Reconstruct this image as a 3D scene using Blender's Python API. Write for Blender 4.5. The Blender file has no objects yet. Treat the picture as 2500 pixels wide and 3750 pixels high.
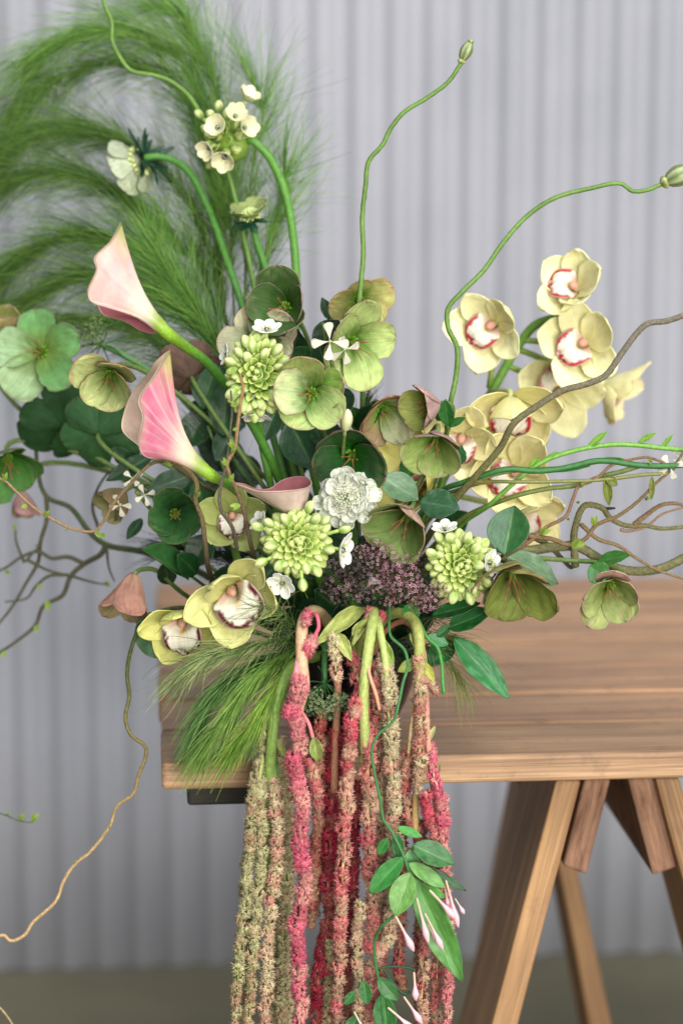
import bpy, bmesh, math
import numpy as np
from mathutils import Vector, Matrix

rad = math.radians
PI = math.pi
sc = bpy.context.scene
COL = sc.collection
RNG = np.random.default_rng(7)

# ------------------------------------------------------------------ camera, light, exposure
FPX = 8854.0                      # focal length in photo pixels (85 mm on a 24 x 36 frame)
CAM = np.array([0.0, -2.2, 1.35])
PITCH = rad(9.6)
cam_d = bpy.data.cameras.new('camera')
cam_d.sensor_fit = 'VERTICAL'; cam_d.sensor_height = 36.0; cam_d.sensor_width = 24.0
cam_d.lens = 85.0; cam_d.clip_end = 60
cam_d.dof.use_dof = True; cam_d.dof.focus_distance = 2.235; cam_d.dof.aperture_fstop = 2.6
cam = bpy.data.objects.new('camera', cam_d); COL.objects.link(cam)
cam.location = CAM; cam.rotation_euler = (rad(90) - PITCH, 0, 0)
sc.camera = cam

w = bpy.data.worlds.new('World'); sc.world = w; w.use_nodes = True
w.node_tree.nodes['Background'].inputs[0].default_value = (0.86, 0.93, 1.0, 1)
w.node_tree.nodes['Background'].inputs[1].default_value = 0.29

def area_lamp(name, loc, target, size, power, color):
    d = bpy.data.lights.new(name, 'AREA'); d.shape = 'RECTANGLE'; d.size = size[0]; d.size_y = size[1]
    d.energy = power; d.color = color
    o = bpy.data.objects.new(name, d); COL.objects.link(o); o.location = loc
    o.rotation_euler = (Vector(target) - Vector(loc)).to_track_quat('-Z', 'Y').to_euler()
    return o
area_lamp('daylight_opening', (3.1, -9.4, 2.0), (-0.1, 0.6, 0.7), (6.5, 4.0), 1090, (1.0, 0.965, 0.91))
area_lamp('overhead_fill_lamp', (1.2, -3.6, 6.2), (0.0, 0.4, 0.8), (4.4, 3.6), 370, (0.96, 0.98, 1.0))  # added overhead fill lamp, brightens the table top and upward faces

vs = sc.view_settings
vs.view_transform = 'Standard'; vs.look = 'None'; vs.exposure = 0.3; vs.gamma = 1.0; vs.use_curve_mapping = False

# ------------------------------------------------------------------ helpers
def C(r, g, b):
    a = np.array([r, g, b], float) / 255.0
    return np.where(a <= 0.04045, a / 12.92, ((a + 0.055) / 1.055) ** 2.4)
def nrm(v):
    v = np.asarray(v, float); return v / (np.linalg.norm(v, axis=-1, keepdims=True) + 1e-12)
def mix(a, b, t):
    t = np.asarray(t, float)[..., None]; return np.asarray(a) * (1 - t) + np.asarray(b) * t
def sm(a, b, x):
    t = np.clip((np.asarray(x, float) - a) / (b - a), 0, 1); return t * t * (3 - 2 * t)

AX_F = np.array([0, math.cos(PITCH), -math.sin(PITCH)]); AX_U = np.array([0, math.sin(PITCH), math.cos(PITCH)])
AX_R = np.array([1.0, 0, 0])
def ray(px, py):
    return AX_R * (px - 1250) / FPX + AX_U * (1875 - py) / FPX + AX_F
def at(px, py, y):                # the world point that stands y metres behind the table's front edge
    d = ray(px, py); return CAM + d * (y - CAM[1]) / d[1]
def sz(px, y=0.0):                # a length in photo pixels -> metres at that depth
    return px * (y + 2.23) / FPX
def face_vec(f):                  # (right, up, toward viewer) -> world
    return nrm(np.array([f[0], -f[2], f[1]], float))
def frame(z, roll=0.0, up=(0, 0, 1)):
    z = nrm(z); u = np.array(up, float)
    if abs(np.dot(z, u)) > 0.97: u = np.array([0, 1.0, 0])
    x = nrm(np.cross(u, z)); y = np.cross(z, x)
    c, s = math.cos(rad(roll)), math.sin(rad(roll))
    return np.stack([x * c + y * s, y * c - x * s, z], 1)      # columns X, Y, Z
def wob(seed, n=5, f=1.0):
    r = np.random.default_rng(seed); k = r.uniform(1, 4.5, (n, 2)) * f * r.choice([-1, 1], (n, 2)); p = r.uniform(0, 6.28, n)
    a = r.uniform(.4, 1, n); a /= a.sum()
    return lambda u, v: sum(a[i] * np.sin(k[i, 0] * u + k[i, 1] * v + p[i]) for i in range(n))

# ------------------------------------------------------------------ materials (colour comes from the "Col" attribute of each piece, veins and mottling from nodes)
def new_mat(name):
    m = bpy.data.materials.new(name); m.use_nodes = True
    nt = m.node_tree; b = nt.nodes['Principled BSDF']
    return m, nt, b
def N(nt, t, **kw):
    n = nt.nodes.new(t)
    for k, v in kw.items():
        if k.startswith('i_'): n.inputs[k[2:].replace('_', ' ')].default_value = v
        else: setattr(n, k, v)
    return n
def organic(name, rough=0.55, transl=0.25, vein=(26, 3.0), vein_amt=0.28, mottle=60, mottle_amt=0.22, spec=0.35, bump=0.15, sheen=0.0):
    m, nt, b = new_mat(name); L = nt.links
    col = N(nt, 'ShaderNodeVertexColor', layer_name='Col')
    uv = N(nt, 'ShaderNodeUVMap', uv_map='UVMap')
    mp = N(nt, 'ShaderNodeMapping'); mp.inputs['Scale'].default_value = (vein[0], vein[1], 1)
    L.new(uv.outputs[0], mp.inputs[0])
    nv = N(nt, 'ShaderNodeTexNoise', i_Scale=1.0, i_Detail=3.0, i_Roughness=0.6, i_Distortion=0.4)
    L.new(mp.outputs[0], nv.inputs['Vector'])
    tc = N(nt, 'ShaderNodeTexCoord')
    nm = N(nt, 'ShaderNodeTexNoise', i_Scale=float(mottle), i_Detail=3.0, i_Roughness=0.65)
    L.new(tc.outputs['Object'], nm.inputs['Vector'])
    r1 = N(nt, 'ShaderNodeMapRange'); r1.inputs[1].default_value = .3; r1.inputs[2].default_value = .7
    r1.inputs[3].default_value = 1 - vein_amt; r1.inputs[4].default_value = 1 + vein_amt
    L.new(nv.outputs[0], r1.inputs[0])
    r2 = N(nt, 'ShaderNodeMapRange'); r2.inputs[1].default_value = .3; r2.inputs[2].default_value = .7
    r2.inputs[3].default_value = 1 - mottle_amt; r2.inputs[4].default_value = 1 + mottle_amt
    L.new(nm.outputs[0], r2.inputs[0])
    mm = N(nt, 'ShaderNodeMath', operation='MULTIPLY'); L.new(r1.outputs[0], mm.inputs[0]); L.new(r2.outputs[0], mm.inputs[1])
    vm = N(nt, 'ShaderNodeVectorMath', operation='SCALE'); L.new(col.outputs[0], vm.inputs[0]); L.new(mm.outputs[0], vm.inputs[3])
    L.new(vm.outputs[0], b.inputs['Base Color'])
    b.inputs['Roughness'].default_value = rough; b.inputs['Specular IOR Level'].default_value = spec
    if sheen: b.inputs['Sheen Weight'].default_value = sheen
    if bump:
        bp = N(nt, 'ShaderNodeBump', i_Strength=bump, i_Distance=0.002); L.new(nv.outputs[0], bp.inputs['Height']); L.new(bp.outputs[0], b.inputs['Normal'])
    if transl:
        tr = N(nt, 'ShaderNodeBsdfTranslucent'); L.new(vm.outputs[0], tr.inputs[0])
        mx = N(nt, 'ShaderNodeMixShader'); mx.inputs[0].default_value = transl
        L.new(b.outputs[0], mx.inputs[1]); L.new(tr.outputs[0], mx.inputs[2])
        L.new(mx.outputs[0], nt.nodes['Material Output'].inputs[0])
    return m
M_PETAL = organic('petal', .55, .36, vein=(44, 1.8), vein_amt=.2, mottle=45, mottle_amt=.25, spec=.25, bump=.45)
M_SMOOTH = organic('smooth_petal', .42, .25, vein=(18, 2), vein_amt=.10, mottle=90, mottle_amt=.09, spec=.4, bump=.1)
M_ORCHID = organic('orchid_petal', .4, .2, vein=(22, 1.6), vein_amt=.09, mottle=40, mottle_amt=.12, spec=.4, bump=.2)
M_LEAF = organic('leaf', .38, .18, vein=(14, 7), vein_amt=.2, mottle=120, mottle_amt=.15, spec=.5, bump=.3)
M_STEM = organic('stem', .5, .0, vein=(9, 40), vein_amt=.18, mottle=300, mottle_amt=.2, spec=.35, bump=.2)
M_BARK = organic('bark', .7, .0, vein=(6, 60), vein_amt=.3, mottle=500, mottle_amt=.35, spec=.25, bump=.5)
M_BUD = organic('bud', .38, .12, vein=(8, 1), vein_amt=.1, mottle=200, mottle_amt=.1, spec=.45, bump=.08)
M_FLORET = organic('floret', .7, .2, vein=(2, 2), vein_amt=.05, mottle=260, mottle_amt=.3, spec=.15, bump=0)
M_STRAND = organic('strand', .5, .15, vein=(2, 8), vein_amt=.15, mottle=60, mottle_amt=.25, spec=.3, bump=0)
M_DARK = organic('glossy_seed', .15, .0, vein=(2, 2), vein_amt=.05, mottle=50, mottle_amt=.1, spec=.6, bump=0)

# ------------------------------------------------------------------ mesh building
def link(o, parent):
    COL.objects.link(o); o.parent = parent; return o
def thing(name, label, cat, base, group=None):
    o = bpy.data.objects.new(name, None); COL.objects.link(o); o.location = base
    o.empty_display_size = 0.01; o['label'] = label; o['category'] = cat
    if group: o['group'] = group
    o['bx'], o['by'], o['bz'] = [float(v) for v in base]
    return o
def base_of(p):
    while p is not None and 'bx' not in p.keys(): p = p.parent
    return np.zeros(3) if p is None else np.array([p['bx'], p['by'], p['bz']])
def mesh_obj(name, V, quads, tris, col, uv, mat, parent, smooth=True, kind=None):
    V = np.asarray(V, float).reshape(-1, 3) - base_of(parent)
    me = bpy.data.meshes.new(name)
    quads = np.asarray(quads, np.int32).reshape(-1, 4); tris = np.asarray(tris, np.int32).reshape(-1, 3)
    nq, nt = len(quads), len(tris)
    me.vertices.add(len(V)); me.vertices.foreach_set('co', V.astype(np.float32).ravel())
    li = np.concatenate([quads.ravel(), tris.ravel()])
    me.loops.add(len(li)); me.loops.foreach_set('vertex_index', li)
    me.polygons.add(nq + nt)
    st = np.concatenate([np.arange(nq) * 4, nq * 4 + np.arange(nt) * 3]).astype(np.int32)
    me.polygons.foreach_set('loop_start', st)
    me.update(calc_edges=True)
    if smooth: me.polygons.foreach_set('use_smooth', np.ones(nq + nt, bool))
    ca = me.color_attributes.new('Col', 'FLOAT_COLOR', 'POINT')
    c4 = np.ones((len(V), 4), np.float32); c4[:, :3] = np.asarray(col, float).reshape(-1, 3); ca.data.foreach_set('color', c4.ravel())
    ul = me.uv_layers.new(name='UVMap'); ul.data.foreach_set('uv', np.asarray(uv, np.float32).reshape(-1, 2)[li].ravel())
    me.materials.append(mat); me.validate()
    o = bpy.data.objects.new(name, me); link(o, parent)
    if kind: o['kind'] = kind
    return o
def grid_faces(nv, nu, off=0, wrap=False):
    i = np.arange(nv - 1)[:, None]; j = np.arange(nu if wrap else nu - 1)[None, :]
    a = i * nu + j; b = i * nu + (j + 1) % nu
    return np.stack([a, b, b + nu, a + nu], -1).reshape(-1, 4) + off
def sheet(name, P, Cin, Cout, parent, mat, th=.0006, inside=None, wrap=False):
    """a thin two-sided blade: P[nv,nu,3]; the inside face looks toward the point `inside`"""
    nv, nu = P.shape[:2]
    if wrap:
        du = np.roll(P, -1, 1) - np.roll(P, 1, 1)
    else: du = np.gradient(P, axis=1)
    dv = np.gradient(P, axis=0); n = nrm(np.cross(du, dv))
    if inside is not None and np.mean(np.sum(n * (np.asarray(inside) - P), -1)) < 0: n = -n; flip = True
    else: flip = False
    A = P + n * th * .5; B = P - n * th * .5
    V = np.concatenate([A.reshape(-1, 3), B.reshape(-1, 3)])
    col = np.concatenate([np.broadcast_to(Cin, P.shape).reshape(-1, 3), np.broadcast_to(Cout, P.shape).reshape(-1, 3)])
    uu, vv = np.meshgrid(np.linspace(0, 1, nu), np.linspace(0, 1, nv)); uv = np.stack([uu, vv], -1).reshape(-1, 2); uv = np.concatenate([uv, uv])
    f1 = grid_faces(nv, nu, 0, wrap); f2 = grid_faces(nv, nu, nv * nu, wrap)
    if flip: f1 = f1[:, ::-1]
    else: f2 = f2[:, ::-1]
    if wrap:
        ring = [(nv - 1) * nu + j for j in range(nu)] + [(nv - 1) * nu]
    else:
        ring = list(range(nu)) + [i * nu + nu - 1 for i in range(1, nv)] + [(nv - 1) * nu + j for j in range(nu - 2, -1, -1)] + [i * nu for i in range(nv - 2, -1, -1)]
    ring = np.array(ring); a, b = ring[:-1], ring[1:]
    f3 = np.stack([a, a + nv * nu, b + nv * nu, b], -1)
    if flip: f3 = f3[:, ::-1]
    return mesh_obj(name, V, np.concatenate([f1, f2, f3]), [], col, uv, mat, parent)
def crom(pts, n):
    P = np.asarray(pts, float)
    if len(P) == 2: P = np.stack([P[0], (P[0] + P[1]) / 2, P[1]])
    d = np.concatenate([[0], np.cumsum(np.linalg.norm(np.diff(P[:, :3], axis=0), axis=1) ** .5 + 1e-9)])
    t = np.linspace(0, d[-1], n); out = np.zeros((n, P.shape[1]))
    E = np.concatenate([[2 * P[0] - P[1]], P, [2 * P[-1] - P[-2]]]); D = np.concatenate([[-d[1]], d, [2 * d[-1] - d[-2]]])
    for k in range(n):
        i = min(max(np.searchsorted(d, t[k], 'right') - 1, 0), len(P) - 2) + 1
        t0, t1, t2, t3 = D[i - 1], D[i], D[i + 1], D[i + 2]; x = t[k]
        p0, p1, p2, p3 = E[i - 1], E[i], E[i + 1], E[i + 2]
        a1 = (t1 - x) / (t1 - t0) * p0 + (x - t0) / (t1 - t0) * p1; a2 = (t2 - x) / (t2 - t1) * p1 + (x - t1) / (t2 - t1) * p2
        a3 = (t3 - x) / (t3 - t2) * p2 + (x - t2) / (t3 - t2) * p3
        b1 = (t2 - x) / (t2 - t0) * a1 + (x - t0) / (t2 - t0) * a2; b2 = (t3 - x) / (t3 - t1) * a2 + (x - t1) / (t3 - t1) * a3
        out[k] = (t2 - x) / (t2 - t1) * b1 + (x - t1) / (t2 - t1) * b2
    return out
def frames_along(P):
    T = nrm(np.gradient(P, axis=0)); n = np.zeros_like(P)
    r = np.array([0, -1.0, 0]) if abs(T[0][1]) < .9 else np.array([1.0, 0, 0])
    n[0] = nrm(r - T[0] * np.dot(r, T[0]))
    for i in range(1, len(P)):
        v = n[i - 1] - T[i] * np.dot(n[i - 1], T[i]); n[i] = nrm(v)
    return T, n, np.cross(T, n)
def tube(name, P, R, col, parent, mat, sides=10, kind=None, knob=0.0, seed=0):
    P = np.asarray(P, float); m = len(P); R = np.broadcast_to(np.asarray(R, float), (m,)).copy()
    T, n, b = frames_along(P)
    a = np.linspace(0, 2 * PI, sides, endpoint=False)
    RR = R[:, None] * np.ones(sides)[None]
    if knob: f = wob(seed, 6, 3); RR = RR * (1 + knob * f(np.linspace(0, m * .35, m)[:, None], a[None]))
    V = P[:, None] + RR[..., None] * (np.cos(a)[None, :, None] * n[:, None] + np.sin(a)[None, :, None] * b[:, None])
    c = np.broadcast_to(np.asarray(col, float) if np.ndim(col) > 1 else np.asarray(col, float)[None], (m, 3))
    cc = np.repeat(c[:, None], sides, 1)
    uu, vv = np.meshgrid(np.arange(sides) / sides, np.linspace(0, 1, m)); uv = np.stack([uu, vv], -1).reshape(-1, 2)
    V = np.concatenate([V.reshape(-1, 3), P[:1] - T[:1] * R[0] * .4, P[-1:] + T[-1:] * R[-1] * .6])
    cc = np.concatenate([cc.reshape(-1, 3), c[:1], c[-1:]]); uv = np.concatenate([uv, [[0, 0], [0, 1]]])
    k = m * sides; j = np.arange(sides); jn = (j + 1) % sides
    tr = np.concatenate([np.stack([np.full(sides, k), jn, j], -1), np.stack([np.full(sides, k + 1), (m - 1) * sides + j, (m - 1) * sides + jn], -1)])
    return mesh_obj(name, V, grid_faces(m, sides, 0, True), tr, cc, uv, mat, parent, kind=kind)
def px_path(pts, n=24):
    return crom([at(*p) for p in pts], n)
def strands(name, P, R, col, parent, mat=None, kind='stuff'):
    """P[N,M,3] thin three-sided blades, R[N,M] radii, col[N,M,3]"""
    Nn, Mm = P.shape[:2]
    T = nrm(np.gradient(P, axis=1)); ref = np.array([.31, -.9, .3]); n = nrm(ref - T * np.sum(T * ref, -1, keepdims=True)); b = np.cross(T, n)
    a = np.array([0, 2 * PI / 3, 4 * PI / 3])
    V = P[:, :, None] + R[:, :, None, None] * (np.cos(a)[None, None, :, None] * n[:, :, None] + np.sin(a)[None, None, :, None] * b[:, :, None])
    g = grid_faces(Mm, 3, 0, True); f = (g[None] + (np.arange(Nn) * Mm * 3)[:, None, None]).reshape(-1, 4)
    c = np.repeat(np.broadcast_to(col, P.shape)[:, :, None], 3, 2)
    uv = np.stack(np.broadcast_arrays(RNG.uniform(0, 1, (Nn, 1, 1)), np.linspace(0, 1, Mm)[None, :, None]), -1); uv = np.repeat(uv, 3, 2)
    return mesh_obj(name, V, f, [], c.reshape(-1, 3), uv.reshape(-1, 2), mat or M_STRAND, parent, kind=kind)
def scatter(name, TV, TF, TW, pos, rot, scale, c0, c1, parent, mat=None, kind='stuff', smooth=False):
    """copies of a tiny template (verts TV, tris TF, tip weight TW) joined into one mesh; colour runs c0 -> c1 along TW"""
    n, k = len(pos), len(TV)
    V = pos[:, None] + np.einsum('nij,kj->nki', rot, TV) * np.asarray(scale)[:, None, None]
    F = (TF[None] + (np.arange(n) * k)[:, None, None]).reshape(-1, 3)
    c = c0[:, None] * (1 - TW[None, :, None]) + c1[:, None] * TW[None, :, None]
    uv = np.repeat(RNG.uniform(0, 1, (n, 1, 2)), k, 1)
    return mesh_obj(name, V, [], F, c.reshape(-1, 3), uv.reshape(-1, 2), mat or M_FLORET, parent, smooth=smooth, kind=kind)
def rand_frames(Z, spin=None):
    Z = nrm(Z); n = len(Z); r = RNG.normal(size=(n, 3)); X = nrm(np.cross(r, Z)); Y = np.cross(Z, X)
    return np.stack([X, Y, Z], -1)

# ------------------------------------------------------------------ setting: floor, corrugated wall
YAW = rad(4.7)
EX = np.array([math.cos(YAW), math.sin(YAW), 0]); EY = np.array([-math.sin(YAW), math.cos(YAW), 0]); EZ = np.array([0, 0, 1.0])
def simple_mesh(name, V, F, mat, parent=None, smooth=False):
    me = bpy.data.meshes.new(name); me.from_pydata([tuple(v) for v in V], [], [tuple(f) for f in F]); me.update()
    if smooth: me.polygons.foreach_set('use_smooth', np.ones(len(F), bool))
    me.materials.append(mat); o = bpy.data.objects.new(name, me); link(o, parent); return o

def concrete_mat():
    m, nt, b = new_mat('floor_concrete'); L = nt.links
    tc = N(nt, 'ShaderNodeTexCoord')
    a = N(nt, 'ShaderNodeTexNoise', i_Scale=2.2, i_Detail=6.0, i_Roughness=.6); L.new(tc.outputs['Object'], a.inputs['Vector'])
    d = N(nt, 'ShaderNodeTexNoise', i_Scale=90.0, i_Detail=4.0); L.new(tc.outputs['Object'], d.inputs['Vector'])
    r = N(nt, 'ShaderNodeValToRGB'); r.color_ramp.elements[0].position = .3; r.color_ramp.elements[1].position = .7
    r.color_ramp.elements[0].color = (*C(108, 104, 82), 1); r.color_ramp.elements[1].color = (*C(138, 132, 108), 1)
    L.new(a.outputs[0], r.inputs[0])
    mx = N(nt, 'ShaderNodeMixRGB', blend_type='MULTIPLY'); mx.inputs[0].default_value = .35; L.new(r.outputs[0], mx.inputs[1]); L.new(d.outputs[0], mx.inputs[2])
    L.new(mx.outputs[0], b.inputs['Base Color']); b.inputs['Roughness'].default_value = .6
    bp = N(nt, 'ShaderNodeBump', i_Strength=.2, i_Distance=.004); L.new(d.outputs[0], bp.inputs['Height']); L.new(bp.outputs[0], b.inputs['Normal'])
    return m
fl = simple_mesh('floor', [(-6, -6, 0), (6, -6, 0), (6, 6, 0), (-6, 6, 0)], [(0, 1, 2, 3)], concrete_mat())
fl['kind'] = 'structure'; fl['label'] = 'dull olive grey concrete floor'

def wall_mat():
    m, nt, b = new_mat('corrugated_paint'); L = nt.links
    tc = N(nt, 'ShaderNodeTexCoord')
    a = N(nt, 'ShaderNodeTexNoise', i_Scale=3.0, i_Detail=5.0, i_Roughness=.6); L.new(tc.outputs['Object'], a.inputs['Vector'])
    mp = N(nt, 'ShaderNodeMapping'); mp.inputs['Scale'].default_value = (14, 14, .8); L.new(tc.outputs['Object'], mp.inputs[0])
    s = N(nt, 'ShaderNodeTexNoise', i_Scale=1.0, i_Detail=4.0); L.new(mp.outputs[0], s.inputs['Vector'])
    r = N(nt, 'ShaderNodeValToRGB'); e = r.color_ramp.elements
    e[0].position = .25; e[0].color = (*C(140, 142, 149), 1); e[1].position = .75; e[1].color = (*C(155, 155, 162), 1)
    L.new(a.outputs[0], r.inputs[0])
    r2 = N(nt, 'ShaderNodeValToRGB'); r2.color_ramp.elements[0].position = .2; r2.color_ramp.elements[0].color = (.78, .80, .80, 1); r2.color_ramp.elements[1].position = .55; r2.color_ramp.elements[1].color = (1, 1, 1, 1)
    L.new(s.outputs[0], r2.inputs[0])
    mx = N(nt, 'ShaderNodeMixRGB', blend_type='MULTIPLY'); mx.inputs[0].default_value = .5; L.new(r.outputs[0], mx.inputs[1]); L.new(r2.outputs[0], mx.inputs[2])
    # rust spots
    sp = N(nt, 'ShaderNodeTexNoise', i_Scale=7.5, i_Detail=2.0); L.new(tc.outputs['Object'], sp.inputs['Vector'])
    rr = N(nt, 'ShaderNodeMapRange'); rr.inputs[1].default_value = .70; rr.inputs[2].default_value = .78; L.new(sp.outputs[0], rr.inputs[0])
    mr = N(nt, 'ShaderNodeMixRGB'); L.new(rr.outputs[0], mr.inputs[0]); L.new(mx.outputs[0], mr.inputs[1]); mr.inputs[2].default_value = (*C(168, 150, 128), 1)
    L.new(mr.outputs[0], b.inputs['Base Color']); b.inputs['Roughness'].default_value = .5; b.inputs['Specular IOR Level'].default_value = .35
    return m
def build_wall():
    O = np.array([0, 1.472, 0]); pitch = .0572; amp = .0066
    xs = np.arange(-1.9, 1.9, pitch / 10); zs = np.array([0.006, .4, .9, 1.4, 2.0, 2.7])
    V = []; F = []
    for z in zs:
        for x in xs:
            dep = amp * math.cos(2 * PI * x / pitch) * 1.0
            V.append(O + EX * x + EY * dep + EZ * z)
    n = len(xs)
    for i in range(len(zs) - 1):
        for j in range(n - 1): F.append((i * n + j, i * n + j + 1, (i + 1) * n + j + 1, (i + 1) * n + j))
    o = simple_mesh('wall_back', V, F, wall_mat(), smooth=True)
    o['kind'] = 'structure'; o['label'] = 'pale grey corrugated iron wall'
    so = o.modifiers.new('sheet', 'SOLIDIFY'); so.thickness = .0015; so.offset = 1
build_wall()

# ------------------------------------------------------------------ table
def wood_mat(name, dark, light, knot, scale=1.0, end=False, rough=.45):
    m, nt, b = new_mat(name); L = nt.links
    tc = N(nt, 'ShaderNodeTexCoord'); oi = N(nt, 'ShaderNodeObjectInfo')
    ad = N(nt, 'ShaderNodeVectorMath', operation='ADD'); L.new(tc.outputs['Object'], ad.inputs[0])
    sc3 = N(nt, 'ShaderNodeVectorMath', operation='SCALE'); sc3.inputs[0].default_value = (7.1, 3.7, 5.3); L.new(oi.outputs['Random'], sc3.inputs[3]); L.new(sc3.outputs[0], ad.inputs[1])
    mp = N(nt, 'ShaderNodeMapping'); mp.inputs['Scale'].default_value = (1.4 * scale, 34 * scale, 34 * scale); L.new(ad.outputs[0], mp.inputs[0])
    if end: mp.inputs['Rotation'].default_value = (0, 0, .9); mp.inputs['Scale'].default_value = (14, 60, 20)
    ds = N(nt, 'ShaderNodeTexNoise', i_Scale=1.0, i_Detail=5.0, i_Roughness=.62, i_Distortion=1.1); L.new(mp.outputs[0], ds.inputs['Vector'])
    mp2 = N(nt, 'ShaderNodeMapping'); mp2.inputs['Scale'].default_value = (9 * scale, 420 * scale, 420 * scale); L.new(ad.outputs[0], mp2.inputs[0])
    fi = N(nt, 'ShaderNodeTexNoise', i_Scale=1.0, i_Detail=3.0); L.new(mp2.outputs[0], fi.inputs['Vector'])
    big = N(nt, 'ShaderNodeTexNoise', i_Scale=5.0, i_Detail=3.0); L.new(ad.outputs[0], big.inputs['Vector'])
    r = N(nt, 'ShaderNodeValToRGB'); e = r.color_ramp.elements
    e[0].position = .3; e[0].color = (*dark, 1); e[1].position = .68; e[1].color = (*light, 1)
    L.new(ds.outputs[0], r.inputs[0])
    r2 = N(nt, 'ShaderNodeMapRange'); r2.inputs[1].default_value = .3; r2.inputs[2].default_value = .7; r2.inputs[3].default_value = .62; r2.inputs[4].default_value = 1.18; L.new(fi.outputs[0], r2.inputs[0])
    r3 = N(nt, 'ShaderNodeMapRange'); r3.inputs[1].default_value = .3; r3.inputs[2].default_value = .7; r3.inputs[3].default_value = .8; r3.inputs[4].default_value = 1.15; L.new(big.outputs[0], r3.inputs[0])
    mm = N(nt, 'ShaderNodeMath', operation='MULTIPLY'); L.new(r2.outputs[0], mm.inputs[0]); L.new(r3.outputs[0], mm.inputs[1])
    vm = N(nt, 'ShaderNodeVectorMath', operation='SCALE'); L.new(r.outputs[0], vm.inputs[0]); L.new(mm.outputs[0], vm.inputs[3])
    # dirt
    dn = N(nt, 'ShaderNodeTexNoise', i_Scale=38.0, i_Detail=5.0, i_Roughness=.7); L.new(ad.outputs[0], dn.inputs['Vector'])
    dr = N(nt, 'ShaderNodeMapRange'); dr.inputs[1].default_value = .56; dr.inputs[2].default_value = .74; dr.inputs[4].default_value = .5; L.new(dn.outputs[0], dr.inputs[0])
    mk = N(nt, 'ShaderNodeMixRGB'); L.new(dr.outputs[0], mk.inputs[0]); L.new(vm.outputs[0], mk.inputs[1]); mk.inputs[2].default_value = (*knot, 1)
    L.new(mk.outputs[0], b.inputs['Base Color']); b.inputs['Roughness'].default_value = rough; b.inputs['Specular IOR Level'].default_value = .4
    bp = N(nt, 'ShaderNodeBump', i_Strength=.25, i_Distance=.002); L.new(fi.outputs[0], bp.inputs['Height']); L.new(bp.outputs[0], b.inputs['Normal'])
    return m
W_TOP = wood_mat('tabletop_wood', C(150, 108, 76), C(198, 152, 110), C(78, 58, 48), rough=.42)
W_EDGE = wood_mat('front_plank_wood', C(140, 106, 76), C(182, 145, 108), C(96, 72, 54), rough=.5)
W_LEG = wood_mat('trestle_wood', C(138, 102, 68), C(182, 142, 98), C(104, 76, 50), rough=.6)
W_END = wood_mat('end_grain_wood', C(104, 72, 54), C(166, 126, 100), C(88, 60, 46), scale=1.0, rough=.85, end=True)
W_SHADED = wood_mat('shaded_batten_wood', C(34, 32, 28), C(52, 47, 40), C(24, 22, 20), rough=.7)  # near-black tone puts the shade under the table top into the batten's colour

def box(name, org, ax, dims, mat, parent, bevel=.003, seg=3):
    """a bevelled board: corner org, axes ax (3 unit vectors), dims along them; its local X runs along the grain"""
    bm = bmesh.new(); bmesh.ops.create_cube(bm, size=1.0)
    for v in bm.verts: v.co = Vector(((v.co.x + .5) * dims[0], (v.co.y + .5) * dims[1], (v.co.z + .5) * dims[2]))
    if bevel: bmesh.ops.bevel(bm, geom=list(bm.edges), offset=bevel, segments=seg, affect='EDGES', profile=.5)
    me = bpy.data.meshes.new(name); bm.to_mesh(me); bm.free(); me.materials.append(mat)
    o = bpy.data.objects.new(name, me); link(o, parent)
    b = base_of(parent); R = np.stack(ax, 1)
    mw = Matrix.Identity(4)
    for i in range(3):
        for j in range(3): mw[i][j] = float(R[i, j])
        mw[i][3] = float(org[i] - b[i])
    o.matrix_local = mw
    return o
TL = at(592, 2792, 0.0); TZ = TL[2]                        # top front left corner of the table top
TH = .0275
table = thing('trestle_table_top', 'brown timber plank table top under the flower arrangement', 'table top', (TL[0], TL[1], TZ - TH))
PW = .1222
for i in range(7):
    dz = [0, -.0006, .0004, -.0005, .0003, -.0004, .0002][i]
    box('plank', TL + EY * (i * PW) + EZ * (-TH + dz) + EX * (0, .0012, -.001, .001, 0, .0015, .0)[i], (EX, EY, EZ), (1.3, PW - .0046, TH), W_EDGE if i == 0 else W_TOP, table, bevel=.0042)
box('batten', TL + EX * .0245 + EY * .045 - EZ * (TH + .0290), (EX, EY, EZ), (.12, .62, .028), W_SHADED, table, bevel=.0035)

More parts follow.
